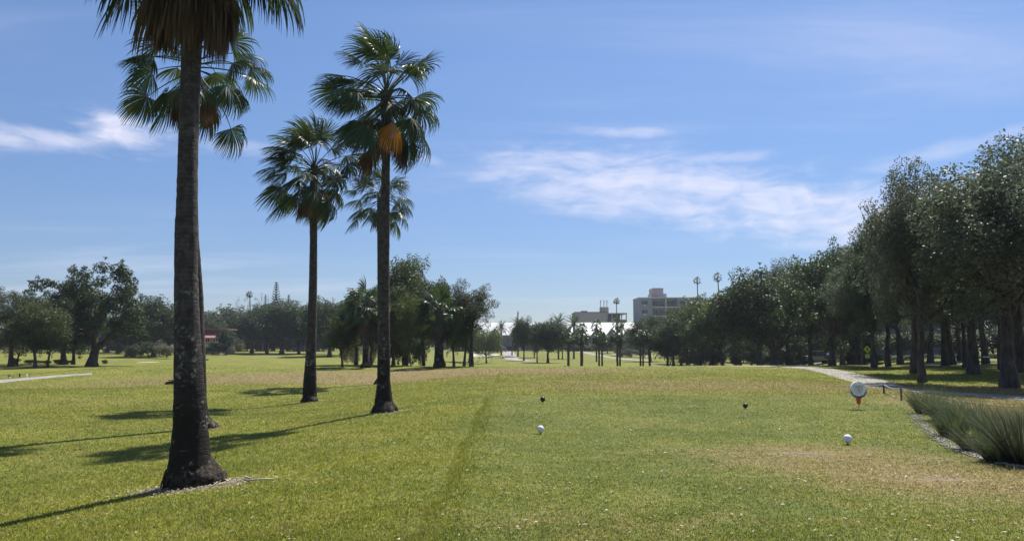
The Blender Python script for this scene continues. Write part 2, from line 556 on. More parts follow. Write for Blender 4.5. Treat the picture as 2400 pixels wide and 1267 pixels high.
PALM_BASES = []
def masks(x, y):
    dry = 0.70 * ell(x, y, 4.2, 11.9, 2.4, 1.6) + 0.55 * ell(x, y, 5.2, 9.6, 2.0, 1.2)
    dry += 0.45 * ell(x, y, 0.8, 7.3, 1.6, 0.9) + 0.35 * ell(x, y, 7.5, 8.5, 3.0, 2.0)
    dry += 0.78 * ell(x, y, 7.5, 31.5, 9.0, 6.0, 3) + 0.45 * ell(x, y, 2.0, 45.0, 16.0, 8.0, 4)
    dry += 1.05 * ell(x, y, -5.0, 50.0, 11.0, 5.5, 4) + 0.6 * ell(x, y, -17.0, 47.0, 9.0, 4.5, 4)
    dry += 0.45 * ell(x, y, -18.0, 31.0, 9.0, 3.0) + 0.35 * ell(x, y, -30.0, 44.0, 10.0, 4.0)
    dry += 0.28 * ell(x, y, 6.8, 9.2, 4.6, 3.2, 3) + 0.35 * ell(x, y, 3.0, 16.5, 3.0, 1.5) + 0.30 * ell(x, y, -3.0, 7.0, 2.5, 1.5) + 0.25 * ell(x, y, -8, 15, 4, 2)
    dry += 1.2 * ell(x, y, 19.5, 30.0, 6.0, 5.0, 4) + 1.5 * ell(x, y, 16.0, 19.0, 5.5, 6.0, 4)
    dry += 0.35 * ell(x, y, 60, 120, 30, 20) + 0.25 * ell(x, y, -20, 130, 20, 20)
    tee = sst(-1.5, 0.2, x) * (1 - sst(11.5, 13.5, x)) * (1 - sst(24, 27, y))
    bare = np.zeros_like(np.asarray(x, float))
    for (bx, by, r) in PALM_BASES:
        bare = np.maximum(bare, 1.1 * ell(x, y, bx + 0.15 * r, by - 0.25 * r, r, r * 0.62))
    bare = np.maximum(bare, 0.62 * ell(x, y, 4.3, 11.9, 0.55, 0.25))
    bare = np.maximum(bare, 0.55 * ell(x, y, 5.1, 9.6, 0.5, 0.2))
    return np.clip(dry, 0, 1.15), tee, bare

# palm positions: base pixel on the lawn
PB = {'near': on_ground(450, 1133), 'behind': on_ground(466, 1003), 'mid': on_ground(725, 941),
      'tall': on_ground(900, 965), 'back': on_ground(889, 899)}
PALM_BASES = [(PB['near'].x, PB['near'].y, 0.85), (PB['behind'].x, PB['behind'].y, 0.6), (PB['mid'].x, PB['mid'].y, 0.45),
              (PB['tall'].x, PB['tall'].y, 0.55), (PB['back'].x, PB['back'].y, 0.5)]

def axis(lo, hi, n, fine, c=0.0):
    s = np.linspace(-1, 1, n)
    k = 7.5
    a = np.sinh(k * s) / np.sinh(k)
    a = np.where(a > 0, a * (hi - c), -a * (lo - c) * -1 * -1)
    return np.unique(np.round(np.where(s > 0, c + np.abs(np.sinh(k * s) / np.sinh(k)) * (hi - c),
                                       c - np.abs(np.sinh(k * s) / np.sinh(k)) * (c - lo)), 5))

def build_ground():
    xs = axis(-4500, 4500, 420, 0.1, 0.0)
    ys = axis(-300, 6000, 520, 0.1, 12.0)
    X, Y = np.meshgrid(xs, ys)
    Z = gz(X, Y)
    nx, ny = len(xs), len(ys)
    v = np.stack([X.ravel(), Y.ravel(), Z.ravel()], 1)
    i = np.arange(nx * ny).reshape(ny, nx)
    q = np.stack([i[:-1, :-1].ravel(), i[:-1, 1:].ravel(), i[1:, 1:].ravel(), i[1:, :-1].ravel()], 1)
    me = mesh_np('ground', v, quads=q, mat=M['turf'], smooth=True)
    d, t, b = masks(X.ravel(), Y.ravel())
    attr(me, 'dry', d); attr(me, 'tee', t); attr(me, 'bare', b)
    structure('ground', me)

build_ground()

def build_blades():
    """mown turf: single blades, thinning out with distance where they are too small to see"""
    rr = np.random.default_rng(3)
    n = 1350000
    y = 5.2 * (62.0 / 5.2) ** (rr.random(n) ** 1.0)
    y = 5.2 + (66 - 5.2) * rr.random(n) ** 3.1
    x = rr.uniform(-1, 1, n) * (0.72 * y + 1.2)
    P = np.stack([x, y], 1)[rr.random(n) < sst(66, 34, y)]
    ne = 4500                                  # the unmown lip along the edge of the tee
    ye = 5.2 + 19 * rr.random(ne) ** 1.6
    P = np.concatenate([P, np.stack([-0.75 - 0.06 * np.sin(ye * 1.1) + rr.normal(size=ne) * 0.07, ye], 1)])
    x, y = P[:, 0], P[:, 1]
    d, t, b = masks(x, y)
    patch = 0.5 + 0.5 * np.sin(x * 2.1 + 1.7 * np.sin(y * 1.3)) * np.sin(y * 2.7 + 1.2 * np.sin(x * 1.9))
    keep = rr.random(len(x)) < np.clip(1.0 - 0.95 * b * 1.2 - 0.35 * d, 0.03, 1) * (0.55 + 0.45 * patch)
    x, y, d, t, b = x[keep], y[keep], d[keep], t[keep], b[keep]
    n = len(x)
    z = gz(x, y)
    edge = np.exp(-((x + 0.75 + 0.06 * np.sin(y * 1.1)) / 0.13) ** 2) * sst(26, 20, y)
    patchy = np.clip(np.sin(y * 3.1 + 2 * np.sin(y * 0.9)) * 0.6 + 0.5, 0, 1)
    hgt = (0.022 - 0.008 * t + 0.014 * edge * patchy) * rr.uniform(0.55, 1.35, n) * (1 + 0.02 * y)
    wid = (0.0030 + 0.00032 * y) * rr.uniform(0.7, 1.4, n)
    a = rr.uniform(0, 2 * np.pi, n)
    la = rr.uniform(0, 2 * np.pi, n)
    ln = hgt * rr.uniform(0.2, 1.3, n)
    px, py = np.cos(a) * wid, np.sin(a) * wid
    v = np.empty((n, 3, 3), np.float32)
    v[:, 0] = np.stack([x - px, y - py, z - 0.004], 1)
    v[:, 1] = np.stack([x + px, y + py, z - 0.004], 1)
    v[:, 2] = np.stack([x + np.cos(la) * ln, y + np.sin(la) * ln, z + hgt], 1)
    me = mesh_np('grass', v.reshape(-1, 3), tris=np.arange(n * 3).reshape(-1, 3), mat=M['blades'])
    for nm, val in (('dry', d), ('tee', t), ('bare', b * 0), ('rnd', rr.random(n))):
        attr(me, nm, np.repeat(val, 3))
    o = link('grass', me)
    o['kind'] = 'stuff'
    tag(o, 'short green turf blades covering the tee and the lawn', 'grass')

build_blades()

def build_litter():
    """small pale fallen leaves and clippings lying on the lawn"""
    rr = np.random.default_rng(11)
    n = 2600
    y = 6 + 34 * rr.random(n) ** 1.6
    x = rr.uniform(-0.72, 0.72, n) * y
    keep = (rr.random(n) < 0.5) | (x > 0)
    x, y = x[keep], y[keep]
    # chips of bark and leaf piled round the foot of the nearest palm
    for (bx, by, r) in PALM_BASES[:4]:
        k = 420 if r > 0.8 else 90
        x = np.concatenate([x, rr.normal(bx + 0.15 * r, 0.62 * r, k)]); y = np.concatenate([y, rr.normal(by - 0.45 * r, 0.33 * r, k)])
    n = len(x)
    z = gz(x, y) + 0.022
    s = rr.uniform(0.008, 0.022, n) * (1 + 0.03 * y)
    a = rr.uniform(0, 6.28, n)
    ca, sa = np.cos(a), np.sin(a)
    v = np.empty((n, 4, 3), np.float32)
    tz = rr.uniform(-0.4, 0.4, (n, 2)) * s[:, None]
    v[:, 0] = np.stack([x - ca * s, y - sa * s, z + tz[:, 0]], 1)
    v[:, 1] = np.stack([x + sa * s * .45, y - ca * s * .45, z], 1)
    v[:, 2] = np.stack([x + ca * s, y + sa * s, z + tz[:, 1]], 1)
    v[:, 3] = np.stack([x - sa * s * .45, y + ca * s * .45, z + s * .2], 1)
    m = leaf_mat('fallen_leaf', (0.20, 0.15, 0.09), (0.62, 0.57, 0.44), 0.15, 0.3, 0.5)
    me = mesh_np('leaf_litter', v.reshape(-1, 3), quads=np.arange(n * 4).reshape(-1, 4), mat=m)
    attr(me, 'rnd', rr.random(n), 'FACE')
    o = link('leaf_litter', me)
    o['kind'] = 'stuff'
    tag(o, 'small pale fallen leaves and chips scattered over the lawn', 'leaf litter')

build_litter()

def concrete_mat(name, a, b):
    m, T, out = new_mat(name)
    geo = T.node('ShaderNodeNewGeometry')
    n = T.noise(geo.outputs['Position'], 1.1, 6, 0.65)
    n2 = T.noise(geo.outputs['Position'], 40, 3, 0.7)
    col = T.mix(T.ss(n, 0.3, 0.7), a, b)
    col = T.mix(T.math('MULTIPLY', T.ss(n2, 0.55, 0.75), 0.3), col, tuple(c * 0.6 for c in a))
    principled(T, out, col, 0.85, 0.2, bump=n2, bstr=0.3, bdist=0.01)
    return m

M['concrete'] = concrete_mat('path_concrete', (0.22, 0.205, 0.185), (0.33, 0.31, 0.28))
M['asphalt'] = concrete_mat('road_asphalt', (0.10, 0.10, 0.10), (0.17, 0.165, 0.16))
M['sand'] = concrete_mat('bunker_sand', (0.40, 0.37, 0.31), (0.52, 0.49, 0.42))

def strip(name, pts, width, mat, lift=0.02):
    """a path draped over the ground along a line of x, y points"""
    pts = [Vector((p[0], p[1], 0)) for p in pts]
    fine = []
    for i in range(len(pts) - 1):
        p0 = pts[max(i - 1, 0)]; p1 = pts[i]; p2 = pts[i + 1]; p3 = pts[min(i + 2, len(pts) - 1)]
        k = max(6, int((p2 - p1).length / 0.8))
        for j in range(k):
            t = j / k
            fine.append(0.5 * ((2 * p1) + (p2 - p0) * t + (2 * p0 - 5 * p1 + 4 * p2 - p3) * t * t + (3 * p1 - p0 - 3 * p2 + p3) * t ** 3))
    fine.append(pts[-1])
    vs, fs = [], []
    nc = 7
    rr = random.Random(len(pts) * 13)
    for i, p in enumerate(fine):
        d = (fine[min(i + 1, len(fine) - 1)] - fine[max(i - 1, 0)]).normalized()
        s = Vector((d.y, -d.x, 0))
        w = width[0] + (width[1] - width[0]) * i / (len(fine) - 1) if hasattr(width, '__len__') else width
        for c in range(nc):
            q = p + s * (w * (c / (nc - 1) - 0.5) * (1 + (rr.uniform(-.05, .05) if c in (0, nc - 1) else 0)))
            vs.append((q.x, q.y, gzf(q.x, q.y) + (lift if 0 < c < nc - 1 else -0.06)))
    for i in range(len(fine) - 1):
        for c in range(nc - 1):
            a = i * nc + c
            fs.append((a, a + nc, a + nc + 1, a + 1))
    mb = MB().add(vs, fs)
    return structure(name, mb.mesh(name, mat, True))

def pts_of(lst):
    return [on_ground(*p)[:2] for p in lst]

strip('cart_path', [(34.0, 22.6), (25.0, 23.6), (18.5, 25.2)] + pts_of([(2110, 911), (2042, 895), (1990, 880), (1950, 870), (1905, 863)]) + [(20.0, 62.0), (14, 70), (4, 76)], 2.5, M['concrete'])
strip('side_path', pts_of([(-80, 901), (0, 893), (80, 886), (150, 880), (215, 876)]), (2.3, 1.2), M['concrete'], 0.03)
strip('green_path', [base_at(1256, 150)[:2], base_at(1226, 162)[:2], base_at(1203, 178)[:2], base_at(1196, 196)[:2], base_at(1190, 222)[:2], base_at(1182, 240)[:2]], 4.0, M['concrete'], 0.05)
strip('fairway_path', [base_at(1360, 226)[:2], base_at(1400, 204)[:2], base_at(1440, 186)[:2], base_at(1490, 166)[:2], base_at(1530, 156)[:2]], 2.6, M['concrete'], 0.05)
strip('tree_path', [base_at(1440, 208)[:2], base_at(1500, 200)[:2], base_at(1580, 190)[:2], base_at(1660, 176)[:2], base_at(1740, 160)[:2], base_at(1850, 140)[:2]], 2.6, M['concrete'], 0.05)
strip('street', [(-330, 262), (-180, 256), (-90, 252), (-40, 250), (10, 248)], 8.0, M['asphalt'], 0.05)
strip('parking_lane', [(20, 118), (60, 112), (100, 104), (160, 96)], 6.0, M['asphalt'], 0.05)
strip('wood_path', pts_of([(2170, 852), (2260, 852), (2340, 853), (2420, 856), (2520, 860)]), 1.8, M['concrete'], 0.04)

def sand_patch(name, px, Y, rx, ry):
    c = base_at(px, Y)
    vs, fs = [], []
    rr = random.Random(px)
    K, R = 28, 5
    ph = [rr.uniform(0, 6.28) for _ in range(3)]
    for r in range(R + 1):
        for k in range(K):
            a = 2 * math.pi * k / K
            w = 1 + 0.12 * math.sin(2 * a + ph[0]) + 0.08 * math.sin(3 * a + ph[1])
            f = r / R
            x = c.x + rx * w * f * math.cos(a); y = c.y + ry * w * f * math.sin(a)
            vs.append((x, y, gzf(x, y) + 0.05 - 0.10 * (f ** 4)))
    for r in range(R):
        for k in range(K):
            k2 = (k + 1) % K
            fs.append((r * K + k, (r + 1) * K + k, (r + 1) * K + k2, r * K + k2))
    return structure(name, MB().add(vs, fs).mesh(name, M['sand'], True))

sand_patch('sand_bunker', 1133, 208, 4.6, 8.0)
sand_patch('sand_bunker', 615, 168, 4.6, 1.6)
sand_patch('sand_bunker', 345, 96, 1.8, 0.9)

# ------------------------------------------------------------------ palms
def nrm(v):
    return v / (np.linalg.norm(v) + 1e-12)

class Arr:
    """collects quads and tris with a random value per face"""
    def __init__(self):
        self.v, self.q, self.r, self.n = [], [], [], 0
    def strip(self, L, R, rnd):
        k = len(L)
        self.v.append(np.stack([L, R], 1).reshape(-1, 3))
        i = np.arange(k - 1) * 2 + self.n
        self.q.append(np.stack([i, i + 1, i + 3, i + 2], 1))
        self.r.append(np.full(k - 1, rnd))
        self.n += 2 * k
    def tube(self, pts, rad, sides, rnd):
        mb = MB().tube(pts, rad, sides, cap=False)
        self.v.append(np.array([tuple(p) for p in mb.v]))
        self.q.append(np.array(mb.f) + self.n)
        self.r.append(np.full(len(mb.f), rnd))
        self.n += len(mb.v)
    def mesh(self, name, mat):
        me = mesh_np(name, np.concatenate(self.v), quads=np.concatenate(self.q), mat=mat)
        attr(me, 'rnd', np.concatenate(self.r)[:len(me.polygons)], 'FACE')
        return me

WIND = np.array([-0.85, -0.10, 0.10])

def fan_frond(A, rr, az, el, pet, blade, nseg, wind=0.25, floppy=1.0, amax=2.3, origin=(0, 0, 0), rib=0.016, tone=0.0):
    """a fan leaf on its stalk; the stalk leaves the crown at az, el and sags, the segments droop and blow"""
    g = np.array([0, 0, -1.0])
    d = np.array([math.cos(az) * math.cos(el), math.sin(az) * math.cos(el), math.sin(el)])
    p = np.array(origin, float)
    pts = [p.copy()]
    for i in range(6):
        d = nrm(d + (g * 0.050 + WIND * 0.05 * wind) * (0.5 + i * 0.35))
        p = p + d * (pet / 6)
        pts.append(p.copy())
    A.tube(pts, np.linspace(rib * 1.6, rib * 0.7, 7), 4, 0.85)
    up = np.array([0, 0, 1.0]) + 0.42 * rr.normal(size=3)
    s = np.cross(d, up)
    s = nrm(s) if np.linalg.norm(s) > 0.1 else nrm(np.cross(d, np.array([math.cos(az), math.sin(az), 0.3])))
    n = np.cross(s, d)
    steps = np.array([0.0, 0.25, 0.46, 0.62, 0.76, 0.89, 1.0])
    coef = np.array([0.0, 0.05, 0.12, 0.24, 0.42, 0.55, 0.6]) * floppy
    da = 2 * amax / nseg
    for k in range(nseg):
        a = -amax + (k + 0.5) * da + rr.normal() * 0.02
        dd = nrm(math.cos(a) * d + math.sin(a) * s - n * (0.10 * rr.random() + 0.38 * abs(math.sin(a)) ** 1.5) + d * 0.22)
        L = blade * (1 - 0.30 * abs(a) / amax) * rr.uniform(0.88, 1.06)
        fl = rr.uniform(0.7, 1.35)
        tilt = (0.32 if k % 2 else -0.32) + rr.normal() * 0.12
        q = p.copy()
        Ls, Rs = [], []
        for j in range(7):
            if j:
                dd = nrm(dd + (g * 0.95 + WIND * wind) * coef[j] * fl)
                q = q + dd * L * (steps[j] - steps[j - 1])
            r = L * steps[j]
            w = r * math.tan(da / 2) * 1.15 if steps[j] <= 0.5 else L * 0.52 * math.tan(da / 2) * 1.15 * max(0.04, (1 - steps[j]) / 0.50) ** 0.75
            wv = nrm(np.cross(n, dd) + 1e-6)
            nv = np.cross(dd, wv)
            wv = wv * math.cos(tilt) + nv * math.sin(tilt)
            Ls.append(q - wv * w); Rs.append(q + wv * w)
        A.strip(np.array(Ls), np.array(Rs), np.clip(rr.random() * 0.75 + tone, 0, 0.92))

def palm_trunk(P, cx_rows, Y, top_z, flare=1.0, seed=0, sides=28):
    """trunk traced from photo rows (row, left, right) at distance Y; returns mesh builder in local coordinates"""
    rr = np.random.default_rng(seed)
    rows = sorted(cx_rows, key=lambda t: -t[0])
    zs, xs, rs = [], [], []
    for (row, l, r) in rows:
        pl, pr = at(l, row, Y), at(r, row, Y)
        zs.append((pl.z + pr.z) / 2 - P.z); xs.append((pl.x + pr.x) / 2 - P.x); rs.append((pr.x - pl.x) / 2)
    zz = np.arange(-0.15, top_z + 0.05, 0.07)
    X = np.interp(zz, zs, xs); R = np.interp(zz, zs, rs)
    if zz[-1] > zs[-1]:
        k = zz > zs[-1]
        R[k] = rs[-1] * np.clip(1 - 0.03 * (zz[k] - zs[-1]), 0.7, 1)
    vs, fs = [], []
    ph = rr.uniform(0, 6.28, 6)
    for i, z in enumerate(zz):
        ring = 1 + 0.010 * (1 if (i % 3 == 0) else 0) + 0.008 * rr.normal()
        for k in range(sides):
            a = 2 * math.pi * k / sides
            lump = 1 + 0.03 * math.sin(2 * a + z * 1.3 + ph[0]) + 0.025 * math.sin(3 * a - z * 2.1 + ph[1]) + 0.012 * rr.normal()
            r = R[i] * ring * lump
            vs.append((X[i] + r * math.cos(a), r * math.sin(a) + 0.06 * math.sin(z * 0.6 + ph[2]), z))
    for i in range(len(zz) - 1):
        for k in range(sides):
            k2 = (k + 1) % sides
            fs.append((i * sides + k, i * sides + k2, (i + 1) * sides + k2, (i + 1) * sides + k))
    fs.append(tuple((len(zz) - 1) * sides + k for k in range(sides)))
    return MB().add(vs, fs), (X[-1], zz[-1])

def root_mass(R, H, seed, lean=0.0):
    thin = min(1.0, R / 0.4)
    """the swollen, lumpy foot of matted roots"""
    rr = np.random.default_rng(seed)
    vs, fs = [], []
    K, N = 56, 16
    ph = rr.uniform(0, 6.28, 8)
    for i in range(N + 1):
        t = i / N
        z = H * t - 0.06
        prof = (1 - 0.52 * t ** 2.0) * (0.94 + 0.10 * math.sin(math.pi * min(1, t * 1.6)))
        for k in range(K):
            a = 2 * math.pi * k / K
            l = 1 + 0.13 * math.cos(a) * math.sin(math.pi * t) + 0.07 * math.sin(2 * a + ph[0] + t) + 0.08 * math.sin(3 * a + ph[1] + 1.5 * t) + 0.05 * math.sin(7 * a + ph[2] + 2 * t) + 0.035 * math.sin(15 * a + ph[3]) + 0.02 * rr.normal()
            r = R * prof * l
            vs.append((r * math.cos(a) + lean * (1 - t), r * math.sin(a), z + 0.012 * rr.normal()))
    for i in range(N):
        for k in range(K):
            k2 = (k + 1) % K
            fs.append((i * K + k, i * K + k2, (i + 1) * K + k2, (i + 1) * K + k))
    fs.append(tuple(N * K + k for k in range(K)))
    mb = MB().add(vs, fs)
    for k in range(90):                       # hanging rootlets
        a = rr.uniform(0, 6.28); z0 = H * rr.uniform(0.10, 0.45)
        r0 = R * (0.90 - 0.3 * (z0 / H) ** 2)
        p0 = Vector((r0 * math.cos(a) + lean * (1 - z0 / H), r0 * math.sin(a), z0))
        p1 = p0 + Vector((math.cos(a) * R * 0.08, math.sin(a) * R * 0.08, -z0 * 0.5))
        p2 = p0 + Vector((math.cos(a) * R * 0.10 + rr.normal() * 0.02, math.sin(a) * R * 0.10, -z0 - 0.03))
        mb.tube([p0, p1, p2], [0.012 * thin, 0.010 * thin, 0.007 * thin], 4, cap=False)
    return mb

def hero_palm(key, label, rows, crown_row, seed, n_green, n_dead, pet, blade, nseg=54, wind=0.3, root=(0.5, 0.45), dead_r=0.35, dead_len=1.0, group='tall fan palms on the lawn', extra=None, el_lo=-0.75, stalks=0):
    P = PB[key]
    Y = P.y
    cz = at(rows[0][1], crown_row, Y).z - P.z
    th = thing('fan_palm', label, 'palm tree', P, 0, group)
    mb, (tx, tz) = palm_trunk(P, rows, Y, cz, seed=seed)
    part('trunk', mb, M['palm_bark'], th, True)
    k_ = P.y / FPX
    part('root_base', root_mass(root[0] * k_, root[1] * k_, seed + 5, 0.0), M['root'], th, True)
    rr = np.random.default_rng(seed)
    top = np.array([tx, 0.0, cz])
    for i in range(n_green):
        t = (i + 0.5) / n_green
        az = i * 2.39996 + rr.normal() * 0.3
        el = 1.45 - (1.45 - el_lo) * t ** 0.85 + rr.normal() * 0.17
        A = Arr()
        fan_frond(A, rr, az, el, pet * rr.uniform(0.75, 1.25) * (0.95 + 0.20 * t), blade * rr.uniform(0.85, 1.12), nseg, wind * rr.uniform(0.6, 1.4), 0.42 + 0.75 * t,
                  amax=rr.uniform(1.7, 2.35), origin=top - np.array([0, 0, 0.45 * t]), tone=rr.uniform(-0.1, 0.2))
        link('frond', A.mesh('frond', M['palm_leaf']), th)
    for i in range(n_dead):
        az = i * 2.39996 + rr.normal() * 0.2
        A = Arr()
        o = top + np.array([math.cos(az) * 0.10, math.sin(az) * 0.10, -0.45 - 0.5 * rr.random()])
        fan_frond(A, rr, az, -0.75 - 0.5 * rr.random(), dead_r * rr.uniform(1.2, 1.9), dead_len * rr.uniform(0.85, 1.15), 26, wind * 0.35, 2.2, amax=rr.uniform(0.8, 1.3), origin=o, rib=0.014)
        link('dead_frond', A.mesh('dead_frond', M['dead_leaf']), th)
    for (az, el, pl, bl, matn) in (extra or []):
        A = Arr()
        fan_frond(A, rr, az, el, pl, bl, 34, wind * 0.3, 1.3, amax=1.25, origin=top + np.array([math.cos(az) * .12, math.sin(az) * .12, -0.35]))
        link('dead_frond' if matn != 'palm_leaf' else 'frond', A.mesh('dead_frond', M[matn]), th)
    for i in range(stalks):
        az = rr.uniform(-1.3, 0.9)
        A = Arr()
        d = np.array([math.cos(az) * 0.7, math.sin(az) * 0.7, 0.75]); p = top + np.array([0, 0, -0.2]); pts = [p.copy()]
        for j in range(12):
            d = nrm(d + np.array([-0.01, 0, -0.19]))
            p = p + d * 0.19
            pts.append(p.copy())
            if j > 4:
                for q in range(5):
                    e = p + rr.normal(size=3) * np.array([0.10, 0.10, 0.05]) + np.array([0, 0, -0.14])
                    A.tube([p, (p + e) / 2 + rr.normal(size=3) * 0.02, e], [0.006, 0.005, 0.004], 3, 0.9)
        A.tube(pts, np.linspace(0.016, 0.006, 13), 4, 0.6)
        link('flower_stalk', A.mesh('flower_stalk', M['dead_leaf']), th)
    return th

hero_palm('near', 'thickest tall fan palm with brown skirt, standing alone on a bulging dark root base', [
    (1130, 405, 505), (1090, 402, 502), (1060, 406, 496), (1000, 413, 488), (930, 414, 482), (850, 413, 474), (760, 413, 468), (633, 411, 463), (560, 410, 463),
    (480, 412, 461), (400, 413, 459), (300, 416, 461), (200, 420, 464), (100, 425, 468), (0, 428, 468), (-60, 430, 467)], -238, 21, 34, 60, 0.98, 1.0, wind=0.15, root=(66, 84), dead_r=0.32, dead_len=1.08, el_lo=-0.6,
    extra=[(0.1, -0.35, 1.15, 1.1, 'palm_leaf'), (-0.35, -0.25, 1.2, 1.05, 'palm_leaf'), (3.5, -0.30, 1.05, 1.05, 'palm_leaf'), (2.9, -0.40, 1.1, 1.05, 'palm_leaf'), (0.6, -0.3, 1.2, 1.05, 'palm_leaf')])
hero_palm('behind', 'tall fan palm with wide green crown, its trunk mostly behind the thickest palm', [
    (1003, 440, 498), (980, 452, 490), (930, 456, 484), (700, 450, 474), (560, 440, 464), (400, 438, 463), (300, 438, 465), (160, 446, 472)], 132, 33, 31, 7, 1.35, 1.05, wind=0.45, root=(38, 36), dead_r=0.3,
    extra=[(3.5, -1.15, 0.55, 1.15, 'dead_leaf'), (3.3, -1.2, 0.6, 1.15, 'dead_leaf')])
hero_palm('mid', 'shorter lawn fan palm with drooping flower stalks and ragged brown skirt', [
    (941, 710, 742), (915, 709, 741), (850, 716, 741), (750, 722, 743), (650, 726, 744), (560, 726, 743), (470, 724, 744), (400, 727, 744)], 388, 44, 40, 12, 1.25, 1.20, wind=0.8, root=(19, 25), dead_r=0.45,
    stalks=7, extra=[(-1.1, -1.1, 0.75, 0.95, 'olive_leaf')])
hero_palm('tall', 'tall slender fan palm with a bright orange dead frond under its crown', [
    (965, 876, 926), (940, 878, 920), (890, 884, 914), (800, 886, 914), (700, 886, 914), (600, 888, 913), (480, 892, 914), (380, 896, 915), (280, 893, 916), (215, 892, 918)], 212, 58, 46, 7, 1.06, 1.0, wind=0.8, root=(29, 36), dead_r=0.5,
    extra=[(-0.95, -0.95, 0.80, 1.05, 'orange_leaf'), (-2.2, -0.9, 0.8, 0.95, 'dead_leaf'), (3.4, -0.8, 0.8, 0.95, 'dead_leaf')])
hero_palm('back', 'fan palm standing farther back with its trunk half hidden by the slender palm', [
    (899, 883, 896), (870, 884, 896), (800, 885, 896), (600, 885, 897), (520, 883, 898), (450, 884, 900)], 455, 72, 33, 5, 1.2, 1.12, wind=0.5, root=(13, 14), dead_r=0.4, stalks=2)

# ------------------------------------------------------------------ broadleaf trees, conifers, shrubs
def leaf_cloud(rr, centers, radii, counts, size, aspect=0.5, flat=0.75, upbias=0.7, center0=None, shell=0.5):
    """rhombic leaves gathered in clumps"""
    N = int(sum(counts))
    c = np.repeat(np.asarray(centers), counts, axis=0)
    r = np.repeat(np.asarray(radii), counts)
    dv = rr.normal(size=(N, 3)); dv /= np.linalg.norm(dv, axis=1)[:, None]
    rad = r * np.where(rr.random(N) < shell, rr.uniform(0.75, 1.08, N), rr.random(N) ** 0.45)
    p = c + dv * rad[:, None] * np.array([1, 1, flat])
    n = rr.normal(size=(N, 3)) * 0.8 + dv * 0.7 + np.array([0, 0, upbias])
    n /= np.linalg.norm(n, axis=1)[:, None]
    a = np.cross(n, rr.normal(size=(N, 3))); a /= np.linalg.norm(a, axis=1)[:, None]
    b = np.cross(n, a)
    L = size * rr.uniform(0.65, 1.35, N)
    hl = (a * L[:, None]) / 2
    hw = (b * (L * aspect)[:, None]) / 2
    v = np.stack([p - hl, p + hw - hl * 0.1, p + hl - n * (L * 0.12)[:, None], p - hw - hl * 0.1], 1)
    rnd = np.clip(rr.normal(0.5, 0.25, N), 0, 1)
    return v, rnd

